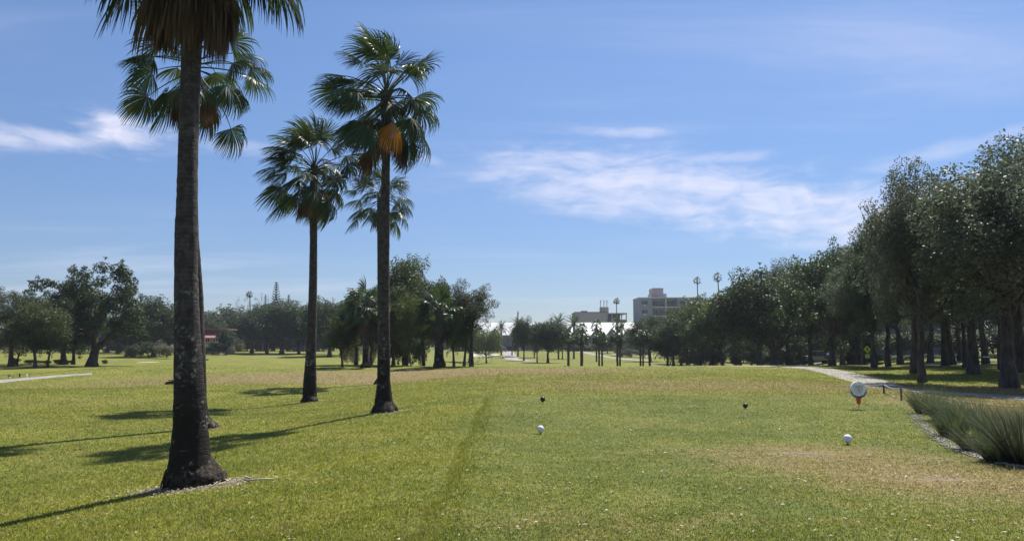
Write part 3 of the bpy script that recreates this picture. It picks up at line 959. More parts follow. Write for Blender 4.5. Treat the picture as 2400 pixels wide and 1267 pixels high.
def tree_meshes(name, seed, H, R, trunk_h, trunk_r, n_clump, per, leaf, leafmat, barkmat='bark', clump_r=None, n_limb=6, low=0.35, spread_pow=0.5,
                aspect=0.5, shell=0.5, lobes=0.30, upbias=0.7, top_flat=0.0, fork=0.6, sizevar=0.35, flat=0.78):
    """trunk and crown meshes of one tree of height H and crown radius R"""
    rr = np.random.default_rng(seed)
    clump_r = clump_r or R * 0.26
    cz0 = H * low
    cc = np.array([0, 0, (H + cz0) / 2]); rz = (H - cz0) / 2
    ph = rr.uniform(0, 6.28, 6)
    def env(d):
        az = math.atan2(d[1], d[0]); e = math.asin(max(-1, min(1, d[2])))
        return 1 + lobes * (0.5 * math.sin(2 * az + ph[0] + e) + 0.35 * math.sin(3 * az + ph[1] - 2 * e) + 0.35 * math.sin(5 * az + ph[2] + 3 * e) + 0.25 * math.sin(4 * e + ph[3]))
    cl = []
    tries = 0
    while len(cl) < n_clump and tries < n_clump * 60:
        tries += 1
        d = rr.normal(size=3); d /= np.linalg.norm(d)
        if d[2] < -0.55 and rr.random() < 0.7:
            continue
        rad = rr.random() ** (spread_pow * 0.6) * env(d)
        p = cc + d * rad * np.array([R - clump_r * 0.7, R - clump_r * 0.7, rz - clump_r * 0.5])
        if top_flat and p[2] > H * (1 - top_flat):
            p[2] = H * (1 - top_flat * rr.random())
        if all(np.sum((p - q) ** 2) > (clump_r * 0.55) ** 2 for q in cl):
            cl.append(p)
    cl = np.array(cl)
    mb = MB()
    # trunk
    nt = 7
    lean = rr.normal(size=2) * 0.05 * H * 0.5
    tp = [Vector((lean[0] * (i / (nt - 1)) ** 1.5 + (rr.normal() * 0.04 * trunk_r * i), lean[1] * (i / (nt - 1)) ** 1.5, -0.25 + (trunk_h + 0.25) * i / (nt - 1))) for i in range(nt)]
    tr = [trunk_r * (1.38 - 0.50 * min(1, (i / (nt - 1)) * 3.2)) if i < 3 else trunk_r * (0.85 - 0.20 * i / (nt - 1)) for i in range(nt)]
    mb.tube(tp, tr, 10, cap=False)
    topv = tp[-1]
    limbs = []
    for k in range(n_limb):
        az = 2 * math.pi * (k + rr.random() * 0.6) / n_limb
        el = rr.uniform(0.45, 1.25)
        if k == 0:
            el = 1.45
        st = topv if rr.random() < fork else tp[-2]
        d = Vector((math.cos(az) * math.cos(el), math.sin(az) * math.cos(el), math.sin(el)))
        e = min(1.0, env(np.array(d)))
        ln = 0.74 * e / math.sqrt((math.cos(el) / R) ** 2 + (math.sin(el) / max(0.1, (H - trunk_h))) ** 2)
        pts = [st]
        for j in range(1, 6):
            t = j / 5
            q = st + d * (ln * t) + Vector((rr.normal(), rr.normal(), rr.normal())) * (0.05 * ln) + Vector((0, 0, 0.10 * ln * t * t))
            pts.append(q)
        r0 = trunk_r * rr.uniform(0.38, 0.58)
        rad = [r0 * (1 - 0.82 * j / 5) for j in range(6)]
        mb.tube(pts, rad, 7, cap=False)
        limbs.append((pts, rad))
    allp = np.array([tuple(p) for pts, rad in limbs for p in pts[1:]])
    allr = np.array([r for pts, rad in limbs for r in rad[1:]])
    for p in cl:
        dd = np.linalg.norm(allp - p, axis=1) + np.maximum(0, allp[:, 2] - p[2]) * 1.5
        j = int(np.argmin(dd))
        a = Vector(allp[j]); b = Vector(p)
        m = (a + b) / 2 + Vector((rr.normal(), rr.normal(), rr.normal())) * (0.08 * (b - a).length) + Vector((0, 0, -0.05 * (b - a).length))
        r0 = min(allr[j] * 0.7, trunk_r * 0.22)
        mb.tube([a, m, b], [r0, r0 * 0.6, r0 * 0.22], 5, cap=False)
    rads = clump_r * rr.uniform(1 - sizevar, 1 + sizevar, len(cl))
    counts = np.maximum(8, (per * (rads / clump_r) ** 2).astype(int))
    v, rnd = leaf_cloud(rr, cl, rads, counts, leaf, aspect, flat, upbias, shell=shell)
    # finer sprays that break the outline
    ns = int(len(cl) * 1.4)
    pick = rr.integers(0, len(cl), ns)
    dv = cl[pick] - cc; dv /= (np.linalg.norm(dv, axis=1)[:, None] + 1e-6)
    sp = cl[pick] + (dv + rr.normal(size=(ns, 3)) * 0.25) * (rads[pick] * rr.uniform(0.70, 1.05, ns))[:, None]
    v2, rnd2 = leaf_cloud(rr, sp, np.full(ns, clump_r * 0.34), np.full(ns, max(5, per // 14)), leaf, aspect, 0.9, upbias, shell=0.1)
    v = np.concatenate([v, v2]); rnd = np.concatenate([rnd, rnd2])
    me = mesh_np(name + '_crown', v.reshape(-1, 3), quads=np.arange(len(v) * 4).reshape(-1, 4), mat=M[leafmat])
    attr(me, 'rnd', rnd, 'FACE')
    pv = v.reshape(-1, 3)
    return mb.mesh(name + '_trunk', M[barkmat], True), me, float(np.percentile(pv[:, 2], 99.8)), float(np.percentile(np.hypot(pv[:, 0], pv[:, 1]), 95))

PROTO = {}
def proto(kind, *a, **k):
    PROTO.setdefault(kind, []).append(tree_meshes(*a, **k))

for s in range(4):
    proto('oak', 'oak', 100 + s, 10, 4.6, 3.0, 0.34, 105, 210, 0.27, 'oak_leaf', low=0.24, n_limb=7, clump_r=1.15)
for s in range(2):
    proto('far', 'far_tree', 140 + s, 10, 4.6, 2.4, 0.30, 60, 120, 0.40, 'oak_leaf', low=0.12, n_limb=5, clump_r=1.35)
for s in range(2):
    proto('olive', 'olive_tree', 160 + s, 10, 4.2, 3.2, 0.26, 90, 190, 0.26, 'olive_leaf', low=0.26, clump_r=1.05)
for s in range(2):
    proto('bright', 'bright_tree', 170 + s, 10, 5.0, 2.2, 0.26, 80, 170, 0.28, 'bright_leaf', low=0.15, clump_r=1.2)
proto('tall', 'tall_tree', 181, 12, 4.3, 4.2, 0.30, 120, 190, 0.24, 'olive_leaf', low=0.30, clump_r=1.0, lobes=0.35)
proto('clumpy', 'clumpy_oak', 190, 11, 5.6, 2.3, 0.62, 92, 240, 0.26, 'oak_leaf', low=0.13, clump_r=0.80, n_limb=9, lobes=0.50, spread_pow=0.7, shell=0.4)
proto('clumpy', 'clumpy_oak', 191, 10, 5.0, 2.6, 0.40, 72, 220, 0.26, 'oak_leaf', low=0.20, clump_r=0.78, n_limb=8, lobes=0.55, spread_pow=0.7)
proto('pine', 'pine', 200, 11, 3.6, 5.2, 0.24, 58, 170, 0.24, 'pine_leaf', low=0.38, clump_r=0.72, n_limb=6, lobes=0.55, aspect=0.22, spread_pow=0.8)
proto('pine', 'pine', 201, 11, 3.4, 4.6, 0.24, 70, 180, 0.24, 'pine_leaf', low=0.30, clump_r=0.75, n_limb=7, lobes=0.45, aspect=0.22, spread_pow=0.8)
for s in range(3):
    proto('shrub', 'shrub', 220 + s, 3, 1.7, 0.5, 0.08, 46, 130, 0.15, 'oak_leaf', low=0.0, clump_r=0.48, n_limb=5)
proto('paleshrub', 'pale_shrub', 230, 3, 1.8, 0.5, 0.06, 40, 110, 0.15, 'grey_leaf', barkmat='pale_bark', low=0.05, clump_r=0.48, n_limb=6, lobes=0.4)
proto('brightshrub', 'bright_shrub', 233, 3, 1.8, 0.5, 0.06, 46, 120, 0.16, 'bright_leaf', low=0.0, clump_r=0.48, n_limb=6)
proto('bare', 'pale_tree', 240, 10, 4.4, 2.8, 0.20, 60, 34, 0.22, 'grey_leaf', barkmat='pale_bark', low=0.30, clump_r=0.7, n_limb=8, lobes=0.5, shell=0.2)
for s in range(3):
    proto('grove', 'grove_tree', 260 + s, 10.5, 4.4, 3.6, 0.33, 135, 270, 0.165, 'small_leaf', low=0.27, clump_r=0.86, n_limb=9, lobes=0.42, sizevar=0.5, spread_pow=0.75, shell=0.35)

def norfolk(seed):
    rr = np.random.default_rng(seed)
    H = 12.0
    mb = MB().tube([(0, 0, -0.2), (0, 0, H * 0.5), (0, 0, H)], [0.22, 0.13, 0.02], 7)
    cl, rd = [], []
    z = 2.2
    while z < H - 0.15:
        L = 2.3 * (1 - (z / H) ** 1.4) + 0.18
        nb = 6
        off = rr.uniform(0, 1)
        for k in range(nb):
            a = 2 * math.pi * (k + off) / nb
            for t in np.linspace(0.18, 1, max(2, int(L / 0.22))):
                cl.append((math.cos(a) * L * t, math.sin(a) * L * t, z + 0.30 * L * t * t - 0.02)); rd.append(0.17)
            mb.tube([(0, 0, z), (math.cos(a) * L, math.sin(a) * L, z + 0.28 * L)], [0.035, 0.008], 4, cap=False)
        z += 0.62 - 0.02 * z
    v, rnd = leaf_cloud(rr, cl, rd, np.full(len(cl), 16), 0.22, 0.3, 0.45, 0.5, shell=0.1)
    me = mesh_np('norfolk_crown', v.reshape(-1, 3), quads=np.arange(len(v) * 4).reshape(-1, 4), mat=M['blue_leaf'])
    attr(me, 'rnd', rnd, 'FACE')
    return mb.mesh('norfolk_trunk', M['bark'], True), me, H, 2.3
PROTO['norfolk'] = [norfolk(5), norfolk(6)]

CNT = {}
ORD = ['first', 'second', 'third', 'fourth', 'fifth', 'sixth', 'seventh', 'eighth', 'ninth', 'tenth', 'eleventh', 'twelfth', 'thirteenth', 'fourteenth', 'fifteenth', 'sixteenth', 'seventeenth', 'eighteenth']
def put(kind, name, label, px, Y, top_row, width_px, group, cat='tree', var=None, rz=None, at_xy=None, height=None, radius=None, lean=0.0):
    """place a tree: base on the ground at distance Y under photo column px, crown reaching top_row, crown width in pixels"""
    lst = PROTO[kind]
    i = CNT.get(kind, 0); CNT[kind] = i + 1
    tm, cm, H, R = lst[i % len(lst) if var is None else var]
    if at_xy is None:
        b = base_at(px, Y)
        h = at(px, top_row, Y).z - b.z
        r = width_px / FPX * Y / 2
    else:
        b = Vector((at_xy[0], at_xy[1], gzf(*at_xy))); h, r = height, radius
    e = thing(name, label, cat, b, rz if rz is not None else random.uniform(0, 6.28), group)
    e.scale = (r / R, r / R, h / H)
    if lean:
        e.rotation_euler = (0, lean, 0)
    link('trunk', tm, e)
    link('crown', cm, e)
    return e

# --- the clump of trees on the knoll behind the lawn palms
G1 = 'trees in the clump on the knoll'
put('tall', 'broadleaf_tree', 'tallest round-topped tree of the clump on the knoll behind the palms', 950, 74, 600, 165, G1, rz=0.4)
put('pine', 'pine_tree', 'airy pine at the open end of the clump, its thin limbs against the sky', 1105, 60, 655, 150, G1, var=0, rz=2.6)
put('olive', 'broadleaf_tree', 'slim tree at the lawn end of the clump beside the thick palm', 803, 61, 742, 84, G1)
put('oak', 'broadleaf_tree', 'dark tree between the two thick palms of the clump', 922, 66, 668, 120, G1)
put('bright', 'broadleaf_tree', 'yellow-green topped tree in the middle of the clump', 955, 64, 686, 86, G1)
put('oak', 'broadleaf_tree', 'dark tree with straight trunk rising behind the thick palm of the clump', 993, 66, 660, 105, G1)
put('olive', 'broadleaf_tree', 'tree with straight trunk just past the skirted palm of the clump', 1064, 61, 690, 100, G1)
put('pine', 'pine_tree', 'leaning pine touching the airy pine at the end of the clump', 1088, 61, 668, 90, G1, var=1, lean=0.06)
put('oak', 'broadleaf_tree', 'low dark tree with thin trunk beside the slim tree of the clump', 835, 66, 700, 120, G1)
put('olive', 'broadleaf_tree', 'olive tree at the back of the clump over its green shrubs', 1020, 78, 655, 110, G1)
put('oak', 'broadleaf_tree', 'dark tree at the back of the clump behind the slender palm', 870, 82, 668, 120, G1)
for (px, Y, t, w) in ((935, 68, 790, 50), (962, 70, 785, 50), (985, 69, 792, 40), (912, 68, 800, 44)):
    put('shrub', 'shrub', 'dense dark shrub among the trunks of the clump on the knoll', px, Y, t, w, 'shrubs under the clump', 'shrub')
for (px, Y, t, w) in ((835, 92, 780, 60), (815, 98, 790, 40), (870, 96, 795, 40)):
    put('paleshrub', 'shrub', 'pale greyish shrub behind the slim tree of the clump', px, Y, t, w, 'pale shrubs behind the clump', 'shrub')

# --- the trees at the side of the lawn
G2 = 'trees round the big oak'
put('clumpy', 'oak_tree', 'big spreading old oak with massive forked trunk and ragged open crown', 216, 84, 612, 235, G2, var=0, rz=1.0)
put('clumpy', 'oak_tree', 'ragged oak with open top standing behind the olive-green tree', 150, 96, 628, 190, G2, var=1, rz=2.2)
put('olive', 'broadleaf_tree', 'olive-green tree with a single straight trunk beside the big oak', 84, 76, 700, 130, G2)
put('olive', 'broadleaf_tree', 'small olive-green tree with leaning trunk between two larger trees', 112, 78, 738, 100, G2, lean=0.06)
put('pine', 'pine_tree', 'bushy dark pine at the edge of the grove by the path', 26, 80, 676, 170, G2, var=1)
put('bright', 'broadleaf_tree', 'low light-green tree drooping over the leaning stump', 40, 84, 745, 110, G2)
put('oak', 'broadleaf_tree', 'dark oak whose trunk stands close beside the big spreading oak', 172, 90, 700, 120, G2)
put('pine', 'pine_tree', 'tall dark pine beyond the bushy one', -40, 92, 670, 170, G2, var=0)
for i in range(13):
    px = -60 + i * 38
    put('shrub', 'undergrowth_shrub', 'dark undergrowth shrub in the far belt beyond the big oak', px, 200 + (i * 13 % 23), 780 + (i * 5 % 15), 74, 'undergrowth beyond the big oak', 'shrub')
for (px, Y, t, w) in ((70, 96, 842, 26), (92, 97, 844, 22), (110, 95, 843, 24), (140, 96, 841, 30), (158, 97, 843, 24)):
    put('shrub', 'shrub', 'low clipped shrub in the row beyond the olive-green tree', px, Y, t, w, 'low shrubs by the grove', 'shrub')
put('shrub', 'shrub', 'small round bush alone on the grass beside the big oak', 246, 92, 842, 16, 'lone bushes', 'shrub')
put('shrub', 'shrub', 'dark ivy bush round the leaning stump at the grove edge', 33, 82, 838, 26, 'lone bushes', 'shrub')
G3 = 'trees along the far street'
far_specs = [(300, 150, 716, 110, 'clumpy'), (360, 145, 700, 130, 'oak'), (395, 158, 712, 110, 'oak'), (330, 170, 735, 120, 'oak'), (275, 190, 745, 110, 'olive'),
             (250, 210, 760, 110, 'oak'), (440, 222, 735, 110, 'oak'), (485, 230, 738, 70, 'oak'), (520, 240, 726, 100, 'far'), (560, 236, 738, 90, 'far'), (590, 205, 735, 95, 'oak'),
             (625, 196, 722, 90, 'oak'), (660, 188, 712, 120, 'oak'), (700, 200, 736, 90, 'olive'), (735, 190, 738, 90, 'oak'), (772, 150, 708, 110, 'oak'), (745, 240, 735, 100, 'far'),
             (640, 250, 722, 110, 'far'), (690, 256, 730, 110, 'far'), (610, 258, 728, 100, 'far'), (800, 170, 722, 90, 'oak')]
LBL3 = {'clumpy': 'ragged oak beyond the big spreading oak', 'oak': 'dark green roadside tree before the far street',
        'olive': 'olive-green roadside tree before the far street', 'far': 'dark tree behind the far street'}
for (px, Y, t, w, k) in far_specs:
    w0 = w
    t, w = (t - 10, w * 1.25) if px > 430 else (t - 4, w * 1.15)
    same_ = sorted(q[0] for q in far_specs if q[4] == k)
    put(k, 'broadleaf_tree', LBL3[k] + (', ' + ORD[same_.index(px)] + ' counted from the big oak' if k != 'clumpy' else ''), px, Y, t, w, G3 + ' (' + k + ')' if False else {'clumpy': 'ragged far oaks', 'oak': 'dark trees by the far street', 'olive': 'olive trees by the far street', 'far': 'trees behind the far street'}[k])
put('oak', 'broadleaf_tree', 'dark low-crowned tree at the end of the red-roofed house', 530, 172, 768, 44, 'trees by the red-roofed house')
for (px, t, w, lab) in ((498, 801, 34, 'round dark shrub before the middle of the red-roofed house'), (462, 803, 34, 'round dark shrub at the palm side of the red-roofed house'), (524, 802, 30, 'round dark shrub below the low-crowned tree by the red-roofed house')):
    put('shrub', 'shrub', lab, px, 170, t, w, 'shrubs by the red-roofed house', 'shrub')
put('bare', 'pale_tree', 'almost leafless pale tree beside the distant thin palm', 566, 232, 690, 60, 'pale trees by the street')
put('bare', 'pale_tree', 'almost leafless pale tree close to the big cone-shaped conifer', 615, 236, 688, 60, 'pale trees by the street')
put('norfolk', 'norfolk_pine', 'large cone-shaped conifer with tiered branches above the street trees', 643, 240, 660, 46, 'tiered conifers', var=0)
put('norfolk', 'norfolk_pine', 'smaller cone-shaped conifer next to the large tiered one', 673, 244, 690, 34, 'tiered conifers', var=1)
put('norfolk', 'norfolk_pine', 'narrow conifer tip half hidden between pale trees', 618, 250, 690, 24, 'tiered conifers', var=1)
for (px, Y, t, w) in ((350, 130, 800, 60), (390, 128, 806, 50), (310, 132, 806, 40), (325, 180, 800, 60), (485, 178, 804, 44), (555, 218, 790, 40), (512, 176, 808, 36)):
    put('paleshrub' if px in (485, 555, 390) else 'shrub', 'shrub', 'pale shrub in the bushes before the far street' if px in (485, 555, 390) else 'leafy shrub in the bushes before the far street', px, Y, t, w,
        'pale shrubs before the street' if px in (485, 555, 390) else 'shrubs before the street', 'shrub')
for i, px in enumerate(range(440, 800, 20)):
    put('shrub', 'hedge_shrub', 'dark hedge shrub along the far street', px, 243 + (i % 3) * 2, 786 + (i * 11 % 13), 52, 'hedge along the far street', 'shrub')

# --- trees in the middle distance
G4 = 'single trees on the fairway'
put('oak', 'broadleaf_tree', 'round-headed small tree on the fairway beside the thin feather palm', 1228, 158, 742, 52, G4)
put('oak', 'broadleaf_tree', 'broad dark tree with thick trunk alone on the fairway', 1284, 138, 748, 84, G4)
put('pine', 'pine_tree', 'thin-trunked small pine touching the broad dark fairway tree', 1259, 140, 764, 46, G4, var=1)
put('oak', 'broadleaf_tree', 'rounded tree in front of the apartment tower', 1524, 152, 738, 90, G4)
put('bright', 'broadleaf_tree', 'light green tree behind the end of the clump', 1140, 150, 766, 76, G4)
put('oak', 'broadleaf_tree', 'low dark tree behind the light green tree', 1100, 170, 775, 80, G4)
put('far', 'broadleaf_tree', 'dark tree in front of the white-roofed houses', 1490, 222, 770, 60, G4)
for i, px in enumerate((1060, 1085, 1110, 1132, 1155)):
    put('shrub', 'hedge_shrub', 'dark hedge shrub behind the green by the parked cars', px, 236, 806, 46, 'hedge behind the green', 'shrub')
for i, px in enumerate(range(1250, 1500, 20)):
    put('shrub', 'hedge_shrub', 'dark hedge shrub along the white-roofed houses', px, 236 + (i % 2) * 3, 800 + (i * 7 % 9), 44, 'hedge along the houses', 'shrub')
for (px, Y, t, w) in ((1480, 190, 816, 40), (1455, 192, 818, 30), (1510, 188, 818, 34)):
    put('shrub', 'shrub', 'rounded dark shrub beside the fairway path', px, Y, t, w, 'shrubs beside the fairway path', 'shrub')

put('oak', 'broadleaf_tree', 'small dark tree covering the gap before the white roof, beside the broad fairway tree', 1318, 176, 768, 44, G4)
put('far', 'broadleaf_tree', 'dark tree hiding the roof end next to the round-headed fairway tree', 1252, 190, 762, 44, G4)
put('far', 'broadleaf_tree', 'low dark tree before the middle of the gabled townhouses', 1424, 214, 782, 40, G4)
# --- the grove on the other side
G5 = 'trees of the dark grove'
right_far = [(1565, 104, 752, 70), (1578, 108, 744, 80), (1597, 100, 728, 90), (1612, 128, 716, 90), (1640, 112, 694, 110), (1668, 124, 700, 110), (1694, 96, 694, 120),
             (1735, 118, 664, 110), (1780, 84, 636, 150), (1816, 92, 626, 150), (1850, 112, 606, 140), (1900, 104, 596, 150), (1950, 64, 606, 170), (1975, 78, 590, 160),
             (2010, 92, 586, 150), (2048, 58, 575, 170)]
for (px, Y, t, w0) in right_far:
    w = w0 * (1.30 if px < 1960 else 1.1)
    k = {1694: 'olive', 1640: 'olive', 1900: 'olive', 1597: 'clumpy', 1735: 'bright', 1816: 'clumpy', 1950: 'clumpy', 1850: 'grove', 2048: 'grove', 1612: 'pine'}.get(px, 'oak')
    lab = {'oak': 'dark round oak of the grove edge, ', 'olive': 'lighter olive-green tree of the grove edge, ', 'clumpy': 'ragged dark oak of the grove edge, ', 'bright': 'yellow-green tree of the grove edge, ', 'grove': 'fine-leaved tree of the grove edge, ', 'pine': 'thin-needled pine of the grove edge, '}[k] + ORD[right_far.index((px, Y, t, w0))] + ' counted from the apartment tower'
    put(k, 'broadleaf_tree', lab, px, Y, t, w, 'trees along the grove edge')
put('grove', 'grove_tree', 'large fine-leaved tree with thick trunk, the tallest crown beside the reeds', 2362, on_ground(2362, 908).y, 335, 470, G5, var=0, rz=0.5)
put('grove', 'grove_tree', 'fine-leaved tree with slender trunk standing just past the rope posts', 2159, on_ground(2159, 895).y, 392, 250, G5, var=1, rz=1.9)
put('grove', 'grove_tree', 'fine-leaved tree directly behind the slender-trunked tree past the rope posts', 2142, on_ground(2142, 874).y, 440, 230, G5, var=2, rz=3.0)
put('grove', 'grove_tree', 'fine-leaved tree half hidden behind the tallest grove tree', 2392, on_ground(2392, 872).y, 350, 380, G5, var=1, rz=4.4)
put('grove', 'grove_tree', 'fine-leaved tree with bare straight trunk in the sunlit grass of the grove', 2280, on_ground(2280, 877).y, 400, 330, G5, var=2, rz=5.2)
inner = [(2081, 858, 520, 200), (2048, 862, 545, 190), (2230, 855, 480, 250), (2214, 856, 470, 230), (2345, 866, 430, 300), (2110, 853, 540, 200), (2180, 851, 520, 220), (2262, 861, 450, 260),
         (2310, 853, 480, 240), (2420, 860, 440, 300), (2470, 890, 360, 360), (2010, 852, 566, 170), (1990, 853, 570, 150), (2150, 846, 560, 200), (2385, 850, 520, 240), (2250, 845, 560, 200)]
for (px, row, t, w) in inner:
    ino = sorted(q[0] for q in inner).index(px)
    put('grove' if px > 2060 else 'oak', 'grove_tree', 'dark-trunked tree inside the grove, ' + ORD[ino] + ' trunk counted from the forked oak', px, on_ground(px, row).y, t, w * (0.62 if row > 858 else 0.85), 'inner trees of the grove')
far_r = [(1860, 150, 690, 120), (1940, 150, 680, 120), (2030, 140, 670, 130), (2120, 135, 650, 150), (2200, 130, 650, 150), (2290, 130, 640, 160), (2380, 126, 640, 160), (2470, 124, 620, 180), (1790, 160, 700, 120), (1720, 170, 712, 110), (1650, 180, 725, 100), (1600, 190, 740, 90)]
for (px, Y, t, w) in far_r:
    put('far', 'broadleaf_tree', 'dark background tree closing the view behind the grove', px, Y, t, w, 'background trees behind the grove')
for i, (px, Y, t, w) in enumerate([(1640, 120, 822, 40), (1625, 118, 826, 30), (1760, 110, 822, 44), (1725, 112, 826, 34), (1680, 124, 822, 60), (1840, 98, 826, 50), (1870, 100, 826, 50), (1800, 104, 830, 40)]):
    put('shrub', 'shrub', 'dark shrub among the trunks of the grove edge', px, Y, t, w, 'shrubs of the grove edge', 'shrub')
for i in range(20):
    px = 1570 + i * 24 + (i * 7 % 9)
    put('shrub', 'undergrowth_shrub', 'dark undergrowth shrub behind the trunks of the grove edge', px, 132 + (i * 13 % 17), 782 + (i * 5 % 17), 66, 'undergrowth behind the grove edge', 'shrub')
put('brightshrub', 'shrub', 'sunlit bright green shrub between two dark grove trunks', 1668, 135, 822, 44, 'sunlit shrubs', 'shrub')
for i, px in enumerate(range(2000, 2460, 24)):
    put('shrub', 'hedge_shrub', 'clipped dark hedge shrub along the wall behind the grove', px, 96 + (i % 2) * 1.5, 828 + (i * 5 % 7), 46, 'hedge behind the grove', 'shrub')
for i, (px, Y, t, w) in enumerate([(2020, 104, 770, 110), (2090, 108, 776, 90), (2170, 106, 770, 110), (2250, 104, 768, 120), (2330, 106, 764, 120), (2410, 104, 760, 130), (1960, 118, 776, 100), (1890, 122, 778, 100)]):
    put('far', 'broadleaf_tree', 'low bushy screening tree behind the grove, ' + ORD[sorted((2020, 2090, 2170, 2250, 2330, 2410, 1960, 1890)).index(px)] + ' from the pale pickup truck', px, Y, t, w, 'screening trees behind the grove')
# trees over the shoulder that shade the near corner of the path
for (x, y, h, r) in ((22.5, 24.0, 9.5, 3.8),):
    put('grove', 'grove_tree', 'grove tree whose shade falls across the path by the rope posts', 0, 0, 0, 0, 'shade trees by the path', at_xy=(x, y), height=h, radius=r)
# far tree line to the horizon
rt = random.Random(4)
for i in range(44):
    px = -500 + i * 78 + rt.uniform(-20, 20)
    put('far', 'broadleaf_tree', 'distant dark tree on the skyline behind everything', px, rt.uniform(300, 420), 775 + rt.uniform(-10, 14), rt.uniform(70, 110), 'distant skyline trees')

# ------------------------------------------------------------------ distant and mid-distance palms
def fan_crown(seed, n, pet, blade, nseg, wind, dead=0, el_lo=-0.7):
    rr = np.random.default_rng(seed)
    A = Arr()
    for i in range(n):
        t = (i + .5) / n
        fan_frond(A, rr, i * 2.39996, 1.4 - (1.4 - el_lo) * t ** 0.9, pet * (0.8 + 0.3 * t), blade * rr.uniform(.9, 1.1), nseg, wind, 0.6, 2.0, (0, 0, -0.3 * t), rib=0.03)
    me = A.mesh('palm_crown', M['palm_leaf'])
    dm = None
    if dead:
        A = Arr()
        for i in range(dead):
            fan_frond(A, rr, i * 2.39996, -1.0, pet * 0.5, blade, 10, 0.1, 2.0, 1.0, (0, 0, -0.4 - 0.3 * rr.random()), rib=0.03)
        dm = A.mesh('palm_skirt', M['dead_leaf'])
    return me, dm

def feather_crown(seed, n, L):
    """arching feather fronds of a date palm"""
    rr = np.random.default_rng(seed)
    A = Arr()
    for i in range(n):
        t = (i + .5) / n
        az = i * 2.39996; el = 1.35 - 1.75 * t
        d = np.array([math.cos(az) * math.cos(el), math.sin(az) * math.cos(el), math.sin(el)])
        p = np.zeros(3); pts = [p.copy()]; ds = [d]
        for j in range(10):
            d = nrm(d + np.array([0, 0, -0.085 - 0.01 * j]))
            p = p + d * L / 10
            pts.append(p.copy()); ds.append(d)
        A.tube(pts, np.linspace(0.045, 0.01, 11), 3, 0.8)
        for j in range(2, 11):
            s = nrm(np.cross(ds[j], [0, 0, 1.0]) + 1e-6)
            for sg in (-1, 1):
                for q in (0, .5):
                    b = pts[j] - ds[j] * q * L / 10
                    l = L * 0.20 * (1 - 0.55 * abs(j - 5) / 6)
                    e = b + (s * sg * 0.75 + ds[j] * 0.6 + np.array([0, 0, 0.12])) * l
                    w = ds[j] * 0.035
                    A.strip(np.array([b - w, (b + e) / 2 - w, e - w * .1]), np.array([b + w, (b + e) / 2 + w, e + w * .1]), rr.random())
    return A.mesh('feather_crown', M['palm_leaf'])

FAN = [fan_crown(300 + s, 20, 0.95, 0.85, 9, 0.15, dead=7) for s in range(3)]
FANW = [fan_crown(310 + s, 18, 1.1, 0.9, 9, 0.9, dead=5) for s in range(2)]
FEA = [feather_crown(320 + s, 40, 2.6) for s in range(2)]

def small_palm(name, label, px, Y, head_row, crown_px, trunk_px, group, crown, skirt=None, cw=1.9, bend=0.0, base_px=None):
    b = base_at(base_px if base_px is not None else px, Y)
    top = at(px, head_row, Y)
    th = thing(name, label, 'palm tree', b, 0, group)
    h = top.z - b.z
    dx = top.x - b.x
    r = trunk_px / FPX * Y / 2
    n = 10
    pts = [(dx * (i / n) ** 1.4 + bend * math.sin(math.pi * i / n), 0, -0.3 + (h + 0.3) * i / n) for i in range(n + 1)]
    rad = [r * (1.35 if i == 0 else 1.0 + 0.06 * ((i * 7) % 3 - 1)) for i in range(n + 1)]
    part('trunk', MB().tube(pts, rad, 9), M['palm_bark_far'], th, True)
    c = link('crown', crown, th, (dx, 0, h))
    s = crown_px / FPX * Y / 2 / cw
    c.scale = (s, s, s)
    a = random.uniform(-0.5, 0.5)
    c.rotation_euler = (0, 0, a)
    if skirt:
        k = link('dead_frond_skirt', skirt, th, (dx, 0, h))
        k.scale = (s, s, s)
    return th

# two thick skirted palms in the clump, with each frond its own
def clump_palm(px, row, head_row, label, seed, trunk_px, root):
    P = on_ground(px, row)
    PB['clump%d' % seed] = P
    hw = trunk_px / 2
    rows = [(row, px - hw * 1.15, px + hw * 1.15), (row - 30, px - hw, px + hw), (row - 70, px - hw * .95, px + hw * .95), (head_row + 20, px - hw * .9, px + hw * .9)]
    hero_palm('clump%d' % seed, label, rows, head_row, seed, 34, 10, 1.0, 1.15, nseg=20, wind=0.35, root=root, dead_r=0.5, dead_len=1.1, group='thick palms of the clump')

clump_palm(857, 861, 712, 'thick-trunked palm with rounded foot in front of the clump on the knoll', 81, 15, (12, 22))
clump_palm(1030, 861, 726, 'skirted thick palm with shaggy trunk in the clump on the knoll', 83, 20, (13, 30))

GS = 'small cabbage palms in a row beyond the crest'
for (px, head, w, tw) in ((1332, 786, 50, 6), (1363, 788, 52, 7), (1404, 790, 46, 4.5), (1411, 792, 44, 4.5), (1447, 786, 46, 5), (1453, 794, 42, 4.5), (1501, 790, 46, 4.5), (1507, 784, 44, 4)):
    i = random.randint(0, 2)
    k_ = (1332, 1363, 1404, 1411, 1447, 1453, 1501, 1507).index(px)
    small_palm('cabbage_palm', 'small bushy-headed palm beyond the crest, ' + ORD[k_] + ' in its row counted from the broad fairway tree', px, 104 + (px % 5), head, w, tw, GS, FAN[i][0], FAN[i][1])
small_palm('cabbage_palm', 'small bushy palm with leaning trunk in front of the rounded tree', 1516, 104, 782, 46, 5, 'leaning palms', FAN[0][0], FAN[0][1], base_px=1523)
for (px, Y, head, w, tw) in ((1398, 150, 762, 42, 4), (1365, 148, 768, 36, 4), (1446, 152, 756, 40, 4)):
    small_palm('cabbage_palm', 'taller thin palm rising behind the row of small palms', px, Y, head, w, tw, 'taller thin palms', FAN[1][0], None)
GP = 'date palms in front of the white-roofed houses'
